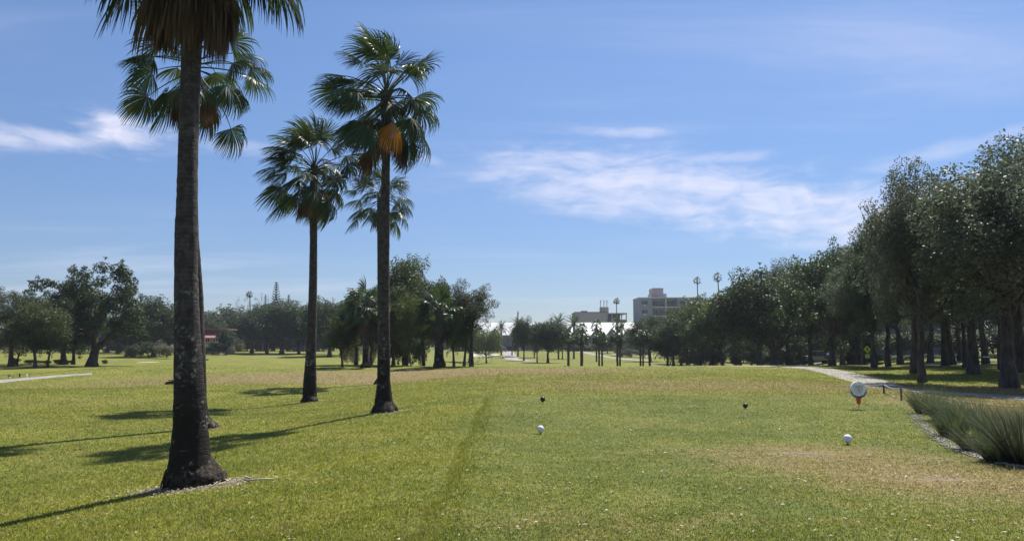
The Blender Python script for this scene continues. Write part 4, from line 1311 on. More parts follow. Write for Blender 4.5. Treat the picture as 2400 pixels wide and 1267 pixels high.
for (px, Y, head, w, tw, lab) in ((1175, 205, 768, 44, 3.6, 'lone feather palm against the white roof near the parked cars'), (1214, 196, 764, 58, 4, 'feather palm half behind the round-headed fairway tree'),
                                  (1309, 178, 760, 64, 4, 'feather palm rising behind the broad dark fairway tree'), (1345, 180, 762, 66, 4.4, 'feather palm behind the first small palms of the row'),
                                  (1458, 200, 768, 46, 3.6, 'feather palm close to the end of the white-roofed houses'), (1200, 200, 790, 30, 3, 'short feather palm beside the parked dark cars')):
    small_palm('date_palm', lab, px, Y, head, w, tw, GP, FEA[px % 2], None, cw=2.5)
GW = 'very tall distant fan palms'
for (px, Y, head, w, tw, lab, c, bx) in ((1445, 262, 704, 20, 2.0, 'very tall thin distant palm beside the flat-roofed office block', FAN[2], 1446), (1634, 230, 656, 22, 2.2, 'distant palm with round head rising over the grove beside the tower', FANW[0], 1640),
                                         (1682, 215, 648, 28, 2.4, 'distant wind-bent palm above the grove, taller than its neighbour', FANW[1], 1692), (585, 236, 688, 22, 2.2, 'distant thin palm above the leafless pale tree', FAN[0], 588),
                                         (330, 160, 692, 18, 4.5, 'distant palm head poking over the street trees beside the big oak', FAN[1], 330), (2016, 75, 585, 60, 5, 'palm with dark fronds poking out of the grove top', FANW[0], 2020)):
    small_palm('fan_palm', lab, px, Y, head, w, tw, GW, c[0], c[1], base_px=bx)

# ------------------------------------------------------------------ reeds, rope, sign, tee markers, small things
def reed_clump(label, x, y, R, H, n, mat, seed, lean=None):
    lean = lean or (-0.20 + 0.12 * math.sin(seed * 2.3), -0.06 + 0.10 * math.cos(seed * 1.7))
    rr = np.random.default_rng(seed)
    b = Vector((x, y, gzf(x, y)))
    e = thing('ornamental_grass', label, 'grass clump', b, 0, 'clumps of tall ornamental grass')
    A = Arr()
    for i in range(n):
        a = rr.uniform(0, 6.28); r0 = R * 0.45 * math.sqrt(rr.random())
        p = np.array([math.cos(a) * r0, math.sin(a) * r0, -0.02])
        out = rr.uniform(0.05, 0.7)
        d = nrm(np.array([math.cos(a) * out + lean[0] * rr.uniform(0.2, 1.3), math.sin(a) * out + lean[1], 1.0]))
        L = H * rr.uniform(0.6, 1.25)
        w = 0.0062 * rr.uniform(0.6, 1.4)
        wv = nrm(np.cross(d, rr.normal(size=3)))
        Ls, Rs = [], []
        flop = rr.uniform(0.02, 0.38)
        for j in range(6):
            ww = w * (1 - j / 5.2)
            Ls.append(p - wv * ww); Rs.append(p + wv * ww)
            d = nrm(d + np.array([lean[0] * 0.16, lean[1] * 0.16, -flop * (0.25 + 0.22 * j)]))
            p = p + d * L / 5
        A.strip(np.array(Ls), np.array(Rs), rr.random())
    link('blades', A.mesh('reed_blades', mat), e)
    return e

reeds = [(2172, 968, .62, .85, 'reed', 'outermost grey-green grass clump beside the rope post'), (2215, 985, .60, .85, 'reed', 'grey-green grass clump second from the rope posts'),
         (2235, 1022, .55, .62, 'reed', 'low grey-green grass clump spilling over the pale gravel edge'), (2270, 1000, .62, .8, 'reed', 'full grey-green grass clump behind the low one at the gravel edge'),
         (2290, 1056, .52, .58, 'reed', 'low grass clump with pale arching blades above the lawn edge'), (2330, 1030, .55, .72, 'reed', 'grey-green grass clump against the straw-coloured one'),
         (2335, 1000, .50, .80, 'straw', 'straw-coloured dry grass clump among the green ones'), (2345, 1082, .46, .52, 'reed', 'small low grass clump at the foot of the dark clump'),
         (2402, 1088, .60, .98, 'reed_dark', 'dark upright grass clump with a few pale stalks, the tallest of the bed'), (2384, 1010, .55, .85, 'straw', 'tall tan dry grass clump behind the dark clump'),
         (2440, 1050, .6, .9, 'reed', 'grey-green grass clump just beyond the dark clump')]
for i, (px, row, R, H, mt, lab) in enumerate(reeds):
    p = on_ground(px, row)
    reed_clump(lab, p.x, p.y, R * 0.72, H * (0.80 if mt != 'straw' else 0.62), 700, M[mt], 400 + i)

def gravel_edge():
    """pale shell gravel along the edge of the reed bed"""
    rr = np.random.default_rng(9)
    line = [on_ground(*p) for p in ((2128, 968), (2150, 992), (2175, 1018), (2210, 1042), (2250, 1060), (2300, 1078), (2350, 1088), (2390, 1094))]
    P, S = [], []
    for i in range(len(line) - 1):
        a, b = line[i], line[i + 1]
        for k in range(210):
            t = rr.random()
            q = a + (b - a) * t
            P.append((q.x + 0.10 + rr.normal() * 0.07, q.y + 0.05 + rr.normal() * 0.12)); S.append(rr.uniform(0.008, 0.022))
    P = np.array(P); S = np.array(S)
    z = gz(P[:, 0], P[:, 1]) + 0.014
    n = len(P)
    o6 = np.array([(1, 0, 0), (0, 1, 0), (-1, 0, 0), (0, -1, 0), (0, 0, .7), (0, 0, -.7)])
    v = np.stack([P[:, 0], P[:, 1], z], 1)[:, None, :] + o6[None] * S[:, None, None] * rr.uniform(0.6, 1.3, (n, 6, 1))
    t8 = np.array([(0, 1, 4), (1, 2, 4), (2, 3, 4), (3, 0, 4), (1, 0, 5), (2, 1, 5), (3, 2, 5), (0, 3, 5)])
    tr = (np.arange(n) * 6)[:, None, None] + t8[None]
    me = mesh_np('gravel', v.reshape(-1, 3), tris=tr.reshape(-1, 3), mat=plain('shell_gravel', (0.33, 0.30, 0.25), 0.8, var=0.35, scale=30))
    o = link('gravel', me)
    o['kind'] = 'stuff'
    tag(o, 'pale shell gravel strip along the edge of the grass bed', 'gravel')
gravel_edge()

M['post'] = plain('dark_post', (0.030, 0.028, 0.026), 0.6)
M['rope'] = plain('rope', (0.42, 0.39, 0.33), 0.8, scale=40)
posts = []
for (px, row, top, lab) in ((2072, 922, 897, 'short dark rope post standing on the cart path side'), (2113, 937, 905, 'short dark rope post nearest the tall ornamental grass')):
    b = on_ground(px, row)
    h = at(px, top, b.y).z - b.z
    e = thing('rope_post', lab, 'post', b, 0, 'posts of the rope barrier')
    part('shaft', MB().tube([(0, 0, -0.1), (0, 0, h * 0.92)], [0.028, 0.026], 10), M['post'], e, True)
    part('cap', MB().tube([(0, 0, h * 0.92), (0, 0, h * 0.97), (0, 0, h)], [0.034, 0.034, 0.018], 10), M['post'], e, True)
    posts.append((b, h))
def sag(a, b, s, n=12):
    return [a + (b - a) * (i / n) + Vector((0, 0, -s * 4 * (i / n) * (1 - i / n))) for i in range(n + 1)]
pa = posts[0][0] + Vector((0, 0, posts[0][1] * 0.86)); pb = posts[1][0] + Vector((0, 0, posts[1][1] * 0.86))
pc = Vector((11.6, 18.0, gzf(11.6, 18.0) + 0.20))
pz = pa + Vector((-0.75, 1.6, -0.12))
rope = MB().tube(sag(pz, pa, 0.03) + sag(pa, pb, 0.06)[1:] + sag(pb, pc, 0.09)[1:], 0.014, 7)
tag(link('rope', rope.mesh('rope', M['rope'], True)), 'pale sagging rope strung along the short dark posts', 'rope')

# the golf-ball-on-a-tee sign
def golf_sign():
    b = on_ground(2013, 958)
    Y = b.y
    top, bot = at(2014, 894, Y), at(2014, 933, Y)
    R = (top.z - bot.z) / 2 * 1.02
    cz = (top.z + bot.z) / 2 - b.z
    e = thing('hole_sign', 'round grey golf-ball shaped sign on a red tee stand', 'sign', b, 0)
    K = 48
    disc = [(R * math.cos(2 * math.pi * k / K), cz + R * math.sin(2 * math.pi * k / K)) for k in range(K)]
    white = plain('sign_white', (0.90, 0.86, 0.84), 0.5)
    part('ball_plate', MB().prism(disc, -0.02, 0.02), white, e)
    dm = plain('sign_dimple', (0.025, 0.025, 0.028), 0.6)
    mb = MB()
    for rr_, n in ((0.93, 40), (0.84, 36), (0.75, 32)):
        for k in range(n):
            a = 2 * math.pi * (k + (0.5 if rr_ == 0.84 else 0)) / n
            if math.sin(a) > (-0.10 if rr_ < .9 else 0.15) or (rr_ < 0.8 and math.sin(a) > -0.72):
                continue
            x, z = R * rr_ * math.cos(a), cz + R * rr_ * math.sin(a)
            s = R * 0.055
            mb.add([(x + s * math.cos(t) * 1.25, -0.024, z + s * math.sin(t)) for t in np.linspace(0, 6.283, 9)[:-1]], [tuple(range(8))[::-1]])
    part('dimples', mb, dm, e)
    plaque = [(R * 0.62 * sx * (0.78 if sz < 0 else 1), cz + R * 0.12 + R * 0.50 * sz) for sx, sz in ((-1, 1), (1, 1), (1, -0.7), (0.5, -1.15), (-0.5, -1.15), (-1, -0.7))]
    pq = part('plaque', MB().prism(plaque, -0.029, -0.0205), plain('sign_plaque', (0.70, 0.66, 0.66), 0.45, var=0.2, scale=14), e)
    ln = MB()
    for (z, w) in ((0.50, 0.62), (0.42, 0.50), (0.30, 0.95)):
        ln.box(0, -0.0305, cz + R * z, R * w, 0.002, R * 0.030)
    ln.add([(R * -0.06, -0.0312, cz + R * 0.2), (R * 0.0, -0.0312, cz + R * 0.22), (R * 0.16, -0.0312, cz - R * 0.22), (R * 0.10, -0.0312, cz - R * 0.24)], [(0, 1, 2, 3)])
    part('print_lines', ln, plain('sign_print', (0.12, 0.13, 0.15), 0.5), pq)
    cup = [(-0.058, cz - R * 0.97), (0.058, cz - R * 0.97), (0.036, cz - R * 0.97 - 0.14), (-0.036, cz - R * 0.97 - 0.14)]
    part('red_tee', MB().prism(cup, -0.022, 0.022), plain('tee_red', (0.75, 0.07, 0.025), 0.45), e)
    part('stake', MB().tube([(0, 0.0, -0.1), (0, 0.0, cz - R * 0.97 - 0.14)], [0.007, 0.009], 8), plain('sign_stake', (0.21, 0.20, 0.08), 0.6), e, True)
golf_sign()

def tee_marker(px, row, dia_px, colour, rough, lab):
    b = on_ground(px, row)
    R = dia_px / FPX * b.y / 2
    e = thing('tee_marker', lab, 'tee marker', b, 0, 'round tee markers')
    part('ball', MB().sphere((0, 0, R + 0.022), R, 28, 18), plain('marker_paint', colour, rough, 0.5, var=0.05), e, True)
    part('spike', MB().tube([(0, 0, -0.06), (0, 0, 0.03)], [0.010, 0.012], 8), M['post'], e, True)
tee_marker(1267, 1016, 16.5, (0.72, 0.72, 0.74), 0.5, 'white ball tee marker beside the mown edge of the tee')
tee_marker(1987, 1041, 20.0, (0.72, 0.72, 0.74), 0.5, 'white ball tee marker on the lawn below the golf-ball sign')
tee_marker(1272, 943, 12.0, (0.012, 0.012, 0.013), 0.28, 'glossy black ball tee marker on the same side as the palms')
tee_marker(1747, 958, 11.5, (0.012, 0.012, 0.013), 0.28, 'glossy black ball tee marker on the same side as the sign')
for (px, row, c, lab) in ((22, 886, (0.7, 0.7, 0.7), 'small white marker with dark top beside the side path'), (46, 883, (0.03, 0.03, 0.03), 'small black marker between two pale ones by the side path'),
                          (62, 885, (0.7, 0.68, 0.62), 'small pale marker post at the far end of three by the side path')):
    b = on_ground(px, row)
    e = thing('path_marker', lab, 'marker', b, 0, 'small markers by the side path')
    part('stem', MB().tube([(0, 0, -0.05), (0, 0, 0.12)], [0.05, 0.045], 8), plain('stem_paint', c, 0.5), e, True)
    part('knob', MB().sphere((0, 0, 0.17), 0.065, 12, 8), plain('knob_paint', (0.06, 0.03, 0.02) if c[0] > 0.5 and px < 30 else c, 0.4), e, True)

# fallen stalks and a weed by the near palm
M['stalk'] = plain('dry_stalk', (0.50, 0.43, 0.28), 0.6, scale=20)
p0, p1 = on_ground(578, 1131), on_ground(641, 1128)
def fallen(pxs, lab):
    pts = [on_ground(*q) + Vector((0, 0, 0.03 + 0.012 * (i % 2))) for i, q in enumerate(pxs)]
    o = link('fallen_stalk', MB().tube(pts, [0.013, 0.012, 0.009][:len(pts)], 7).mesh('fallen_stalk', M['stalk'], True))
    tag(o, lab, 'stalk', 'fallen palm stalks')
fallen([(578, 1131), (606, 1130), (641, 1126)], 'long pale fallen palm stalk lying on the grass')
fallen([(574, 1121), (589, 1128)], 'short pale fallen stalk touching the long one')
b = on_ground(504, 1076)
e = thing('weed', 'tall thin green weed growing beside the thickest palm', 'plant', b)
mb = MB().tube([(0, 0, -0.02), (0.02, 0, 0.12), (0.05, 0.01, 0.26)], [0.006, 0.005, 0.003], 5)
part('stem', mb, M['olive_leaf'], e)
rr_ = np.random.default_rng(2)
for k in range(11):
    z = 0.05 + 0.02 * k
    a = k * 2.4
    d = Vector((math.cos(a), math.sin(a), 0.5)) * 0.055
    s = Vector((-math.sin(a), math.cos(a), 0)) * 0.011
    c = Vector((0.05 * (z / .26) ** 1.3, 0, z))
    part('leaf', MB().add([c, c + d * .5 + s, c + d, c + d * .5 - s], [(0, 1, 2, 3)]), M['olive_leaf'], e)
# dark drain box behind the near palm and a black post beside it
p = on_ground(403, 899)
e = thing('drain_box', 'low dark wooden drain box in the lawn behind the thickest palm', 'box', p, 0.1)
wood = plain('dark_wood', (0.045, 0.032, 0.026), 0.8)
part('body', MB().prism([(-0.28, -0.05), (0.4, -0.05), (0.4, 0.20), (-0.10, 0.16), (-0.28, 0.10)], -0.3, 0.3), wood, e)
part('lid', MB().box(0.14, 0, 0.215, 0.56, 0.66, 0.03), wood, e)
p = on_ground(474, 846)
e = thing('rake', 'small black rake lying on the fairway behind the thickest palm', 'rake', p, 0.3)
part('handle', MB().tube([(-0.7, 0, 0.04), (0.5, 0, 0.22)], 0.035, 6), M['post'], e)
part('head', MB().box(0.55, 0, 0.22, 0.5, 0.6, 0.16), M['post'], e)

# ------------------------------------------------------------------ golfer
def golfer():
    Y = 196
    b = base_at(1047, Y)
    e = thing('person', 'distant golfer in dark clothes bending over a putt on the green', 'person', b, math.radians(25))
    J = {'pel': (0, 0, .88), 'chest': (.18, 0, 1.22), 'neck': (.27, 0, 1.36), 'head': (.34, 0, 1.46), 'top': (.37, 0, 1.60), 'lk': (.06, .12, .48), 'la': (-.02, .14, .07), 'lf': (.16, .15, .03),
         'rk': (.06, -.12, .48), 'ra': (-.02, -.14, .07), 'rf': (.16, -.15, .03), 'ls': (.22, .19, 1.28), 'le': (.38, .16, 1.02), 'lh': (.50, .03, .82), 'rs': (.22, -.19, 1.28), 're': (.38, -.16, 1.02), 'rh': (.50, -.03, .80)}
    R = {'pel': .15, 'chest': .17, 'neck': .06, 'head': .10, 'top': .07, 'lk': .075, 'la': .05, 'lf': .04, 'rk': .075, 'ra': .05, 'rf': .04, 'ls': .07, 'le': .05, 'lh': .04, 'rs': .07, 're': .05, 'rh': .04}
    names = list(J)
    E = [('pel', 'chest'), ('chest', 'neck'), ('neck', 'head'), ('head', 'top'), ('pel', 'lk'), ('lk', 'la'), ('la', 'lf'), ('pel', 'rk'), ('rk', 'ra'), ('ra', 'rf'), ('chest', 'ls'), ('ls', 'le'), ('le', 'lh'), ('chest', 'rs'), ('rs', 're'), ('re', 'rh')]
    me = bpy.data.meshes.new('body')
    me.from_pydata([J[n] for n in names], [(names.index(a), names.index(b_)) for a, b_ in E], [])
    m, T, out = new_mat('golfer_clothes')
    tc = T.node('ShaderNodeTexCoord'); sp = T.node('ShaderNodeSeparateXYZ'); T.link(tc.outputs['Object'], sp.inputs[0])
    col = T.mix(T.ss(sp.outputs[2], 0.90, 0.92), (0.03, 0.03, 0.035), (0.022, 0.026, 0.05))
    col = T.mix(T.ss(sp.outputs[2], 1.37, 1.39), col, (0.30, 0.18, 0.12))
    principled(T, out, col, 0.8)
    me.materials.append(m)
    o = link('body', me, e)
    md = o.modifiers.new('Skin', 'SKIN')
    for i, n in enumerate(names):
        sv = me.skin_vertices[0].data[i]
        sv.radius = (R[n], R[n]); sv.use_root = (n == 'pel')
    o.modifiers.new('Sub', 'SUBSURF').levels = 1
    part('cap', MB().sphere((.37, 0, 1.585), .105, 12, 8, .6), plain('cap_cloth', (0.02, 0.02, 0.025), 0.8), e, True)
    c = thing('golf_club', 'thin putter held by the distant golfer', 'golf club', b, math.radians(25))
    part('shaft', MB().tube([(.50, 0, .88), (.60, 0, .04)], .012, 6), plain('club_steel', (0.25, 0.25, 0.26), 0.3, metal=0.8), c)
    part('head', MB().box(.61, 0, .03, .04, .12, .04), M['post'], c)
golfer()

# ------------------------------------------------------------------ cars
M['glass'] = plain('dark_glass', (0.012, 0.014, 0.018), 0.08, 0.6, var=0.0)
M['tyre'] = plain('tyre_rubber', (0.012, 0.012, 0.012), 0.85)
M['rim'] = plain('rim_metal', (0.35, 0.35, 0.36), 0.35, metal=0.7)
M['lamp'] = plain('lamp_glass', (0.60, 0.60, 0.58), 0.1)
M['tail'] = plain('tail_lamp', (0.30, 0.015, 0.012), 0.2)
def car(label, px, Y, colour, rz, kind='sedan', group='parked cars'):
    b = base_at(px, Y)
    b.z += 0.06
    e = thing('parked_car', label, 'car', b, rz, group)
    paint = plain('car_paint', colour, 0.22, 0.6, var=0.03)
    prof = {'sedan': ([(-2.25, .35), (2.25, .35), (2.28, .62), (2.05, .80), (1.0, .92), (-1.5, .95), (-2.2, .90), (-2.3, .6)], [(0.95, .90), (0.25, 1.40), (-0.95, 1.42), (-1.75, .93)]),
            'suv': ([(-2.2, .42), (2.25, .42), (2.28, .75), (2.1, .98), (1.1, 1.08), (-2.2, 1.10), (-2.28, .7)], [(1.0, 1.06), (0.45, 1.70), (-1.9, 1.72), (-2.2, 1.08)]),
            'pickup': ([(-2.7, .50), (2.6, .50), (2.65, .85), (2.45, 1.05), (1.3, 1.15), (-2.7, 1.12), (-2.75, .8)], [(1.2, 1.13), (0.6, 1.80), (-0.6, 1.82), (-0.8, 1.13)])}[kind]
    body = part('body', MB().prism(prof[0], -0.9, 0.9), paint, e)
    bv = body.modifiers.new('bevel', 'BEVEL'); bv.width = 0.09; bv.segments = 2
    cab = prof[1]
    mb = MB()
    n = len(cab)
    vs = [(x, -0.86 if i in (0, n - 1) else -0.66, z) for i, (x, z) in enumerate(cab)] + [(x, 0.86 if i in (0, n - 1) else 0.66, z) for i, (x, z) in enumerate(cab)]
    mb.add(vs, [(0, 1, 2, 3), (7, 6, 5, 4), (0, 4, 5, 1), (2, 6, 7, 3)])
    part('windows', mb, M['glass'], e)
    (x1, z1), (x2, z2) = cab[1], cab[2]
    part('roof', MB().box((x1 + x2) / 2, 0, max(z1, z2) + 0.012, abs(x1 - x2) + 0.16, 1.40, 0.06), paint, e)
    wr = 0.33 if kind == 'sedan' else 0.38
    for x in (-1.4, 1.4):
        for s in (-1, 1):
            w = part('wheel', MB().tube([(x, s * 0.70, wr), (x, s * 0.93, wr)], wr, 18), M['tyre'], e, True)
            part('rim', MB().tube([(x, s * 0.90, wr), (x, s * 0.945, wr)], wr * 0.62, 12), M['rim'], w, True)
    xf, xb = prof[0][2][0] - 0.02, prof[0][-1][0] + 0.02
    zf = prof[0][2][1]
    for s in (-1, 1):
        part('headlight', MB().box(xf, s * 0.62, zf, 0.10, 0.40, 0.14), M['lamp'], e)
        part('tail_light', MB().box(xb, s * 0.66, zf + 0.1, 0.10, 0.30, 0.16), M['tail'], e)
    return e
car('blue-purple sedan parked on the far street behind the shorter palm', 704, 236, (0.045, 0.04, 0.20), 0.05)
car('silver car parked close behind the blue-purple sedan', 684, 246, (0.22, 0.22, 0.23), 0.05)
car('white-nosed dark car on the street seen past the big oak', 264, 215, (0.10, 0.09, 0.14), 0.5)
car('dark red car parked under the street trees', 362, 235, (0.10, 0.018, 0.018), 0.0)
car('maroon car parked next to the dark red one', 340, 238, (0.07, 0.02, 0.03), 0.0)
car('black off-roader parked at the path end behind the green', 1163, 226, (0.012, 0.012, 0.015), 1.35, 'suv')
car('dark grey off-roader beside the black one', 1175, 224, (0.03, 0.03, 0.035), 1.2, 'suv')
car('black sedan parked past the two off-roaders', 1197, 232, (0.012, 0.012, 0.014), 0.1, 'sedan')
car('white car roof showing behind the black sedan', 1203, 240, (0.55, 0.55, 0.55), 0.1, 'sedan')
car('pale pickup truck parked behind the grove trunks', 1916, 112, (0.32, 0.32, 0.33), 0.1, 'pickup')
car('grey car parked beside the pale pickup truck', 1968, 112, (0.16, 0.16, 0.18), 0.1, 'sedan')

# ------------------------------------------------------------------ buildings
M['stucco'] = plain('grey_beige_stucco', (0.30, 0.26, 0.235), 0.9, 0.1, scale=0.4)
M['trim'] = plain('white_trim', (0.72, 0.71, 0.69), 0.6)
M['whiteroof'] = plain('white_metal_roof', (0.80, 0.80, 0.80), 0.30, 0.5, var=0.03, scale=0.3)
M['office'] = plain('tan_concrete', (0.36, 0.33, 0.315), 0.9, 0.1, scale=0.25)
M['tower'] = plain('grey_render', (0.27, 0.285, 0.31), 0.9, 0.1, scale=0.25)
M['pink'] = plain('pinkish_render', (0.33, 0.25, 0.27), 0.9, 0.1, scale=0.3)
M['dark_metal'] = plain('dark_metal', (0.10, 0.10, 0.11), 0.5)

def window(e, x, y, z, w, h, mull=True, frame='trim'):
    """window in a wall facing the camera (wall face at y); frame proud, pane recessed behind it"""
    t = min(0.12, w * 0.12)
    f = MB()
    f.box(x, y - 0.03, z + h / 2 + t / 2, w + 2 * t, 0.10, t).box(x, y - 0.05, z - h / 2 - t / 2, w + 2.6 * t, 0.16, t)
    f.box(x - w / 2 - t / 2, y - 0.03, z, t, 0.10, h).box(x + w / 2 + t / 2, y - 0.03, z, t, 0.10, h)
    if mull:
        f.box(x, y - 0.025, z, t * 0.6, 0.07, h)
    o = part('window', f, M[frame], e)
    part('pane', MB().box(x, y - 0.008, z, w, 0.012, h), M['glass'], o)

def townhouses(px0, px1, Y, label, bays):
    a, b = base_at(px0, Y), base_at(px1, Y)
    z0 = min(a.z, b.z) - 0.3
    cx = (a.x + b.x) / 2
    e = thing('townhouse_row', label, 'house', (cx, Y, z0), 0, 'white-roofed townhouses')
    W = b.x - a.x
    eave = at(px0, 785, Y).z - z0; ridge = at(px0, 757, Y + 6).z - z0
    D = 12.0
    part('wall', MB().box(0, D / 2, eave / 2, W, D, eave), M['stucco'], e)
    ov = 0.5
    mb = MB()
    mb.add([(-W / 2 - ov, -ov, eave - .1), (W / 2 + ov, -ov, eave - .1), (W / 2 + ov, D / 2, ridge), (-W / 2 - ov, D / 2, ridge),
            (-W / 2 - ov, D + ov, eave - .1), (W / 2 + ov, D + ov, eave - .1),
            (-W / 2 - ov, -ov, eave + .1), (W / 2 + ov, -ov, eave + .1), (W / 2 + ov, D / 2, ridge + .2), (-W / 2 - ov, D / 2, ridge + .2), (-W / 2 - ov, D + ov, eave + .1), (W / 2 + ov, D + ov, eave + .1)],
           [(1, 0, 3, 2), (2, 3, 4, 5), (6, 7, 8, 9), (9, 8, 11, 10), (0, 1, 7, 6), (5, 4, 10, 11), (1, 2, 8, 7), (2, 5, 11, 8), (3, 0, 6, 9), (4, 3, 9, 10)])
    rf = part('roof', mb, M['whiteroof'], e)
    sm = MB()
    k = int(W / 1.2)
    for i in range(k + 1):
        x = -W / 2 + W * i / k
        sm.add([(x - .03, -ov, eave + .10), (x + .03, -ov, eave + .10), (x + .03, D / 2, ridge + .20), (x - .03, D / 2, ridge + .20), (x - .03, -ov, eave + .17), (x + .03, -ov, eave + .17), (x + .03, D / 2, ridge + .27), (x - .03, D / 2, ridge + .27)],
               [(4, 5, 6, 7), (0, 1, 5, 4), (1, 2, 6, 5), (3, 0, 4, 7)])
    part('roof_seams', sm, M['whiteroof'], rf)
    for bp in bays:
        x = at(bp, 790, Y).x - cx
        w = 3.6
        gr = at(bp, 769, Y).z - z0
        bay = part('gable_bay', MB().prism([(x - w / 2, 0), (x + w / 2, 0), (x + w / 2, eave - .1), (x, gr), (x - w / 2, eave - .1)], -1.6, 3.0), M['stucco'], e)
        t = .16
        mb = MB()
        for s in (-1, 1):
            q = [(x + s * (w / 2 + .35), eave - .42), (x, gr + .02), (x, gr + .02 + t), (x + s * (w / 2 + .35), eave - .42 + t)]
            mb.prism(q if s < 0 else q[::-1], -1.95, 3.2)
        part('gable_roof', mb, M['trim'], bay)
        for dx in (-.75, .75):
            window(e, x + dx, -1.6, eave - 1.35, .85, 1.5, False)
        window(e, x, -1.6, 1.5, 1.8, 1.4)
    for i in range(int(W / 3.4)):
        x = -W / 2 + 1.6 + i * 3.4
        if min([abs(x - (at(q, 790, Y).x - cx)) for q in bays] + [99]) > 2.6:
            window(e, x, 0, eave - 1.5, 1.0, 1.5)
            window(e, x, 0, 1.5, 1.0, 1.4)
townhouses(1062, 1262, 252, 'townhouse row with white metal roof behind the parked cars', (1085, 1108, 1160, 1207, 1240))
townhouses(1330, 1492, 250, 'townhouse row with white metal roof and gabled bays behind the small palms', (1352, 1398, 1433, 1472))

def office_block():
    Y = 292
    l, r = at(1348, 735, Y), at(1470, 735, Y)
    b = base_at(1405, Y); z0 = b.z - .3
    e = thing('office_block', 'flat-roofed tan office block with roof antennas and an open top terrace', 'building', ((l.x + r.x) / 2, Y, z0))
    W = r.x - l.x
    H = at(1400, 732, Y).z - z0
    xs = at(1422, 735, Y).x - (l.x + r.x) / 2     # where the blank wall ends and the open terrace starts
    part('wall', MB().box((-W / 2 + xs) / 2, 8, H / 2, xs + W / 2, 16, H), M['office'], e)
    lo = H - 3.6
    part('lower_wall', MB().box((W / 2 + xs) / 2, 8, lo / 2, W / 2 - xs - .01, 16, lo), M['office'], e)
    part('parapet', MB().box((-W / 2 + xs) / 2, 8, H + .12, xs + W / 2 + .3, 16.3, .24), M['dark_metal'], e)
    part('terrace_roof', MB().box((W / 2 + xs) / 2 + .05, 8, H - .3, W / 2 - xs, 15.6, .35), M['office'], e)
    for i in range(5):
        x = xs + .3 + (W / 2 - xs - .6) * i / 4
        part('column', MB().box(x, .4, lo + 1.6, .35, .35, 3.1), M['office'], e)
    part('terrace_room', MB().box(xs + 2.6, 7, lo + 1.55, 5.2, 10, 3.0), M['dark_metal'], e)
    part('railing', MB().box((W / 2 + xs) / 2, .15, lo + .5, W / 2 - xs - .4, .06, 1.0), M['dark_metal'], e)
    for i in range(4):
        for j in range(2):
            window(e, xs + 1.4 + i * 1.8, 0, lo - 1.4 - j * 3.2, 1.2, 1.4, False, 'office')
    ph = part('roof_plant', MB().box(at(1421, 728, Y).x - (l.x + r.x) / 2, 7, H + 1.2, 3.1, 3, 2.2), M['office'], e)
    for px in (1412, 1420, 1427):
        x = at(px, 720, Y).x - (l.x + r.x) / 2
        part('antenna', MB().box(x, 6, H + 3.2, .28, .28, 3.4).box(x, 5.9, H + 4.3, .42, .3, 1.2), M['trim'], ph)
    vm = MB()
    for i, px in enumerate((1367, 1371, 1375, 1379)):
        vm.box(at(px, 728, Y).x - (l.x + r.x) / 2, 8, H + .55 + .1 * (i % 2), .5, .6, .8)
    part('roof_vents', vm, M['dark_metal'], e)
office_block()

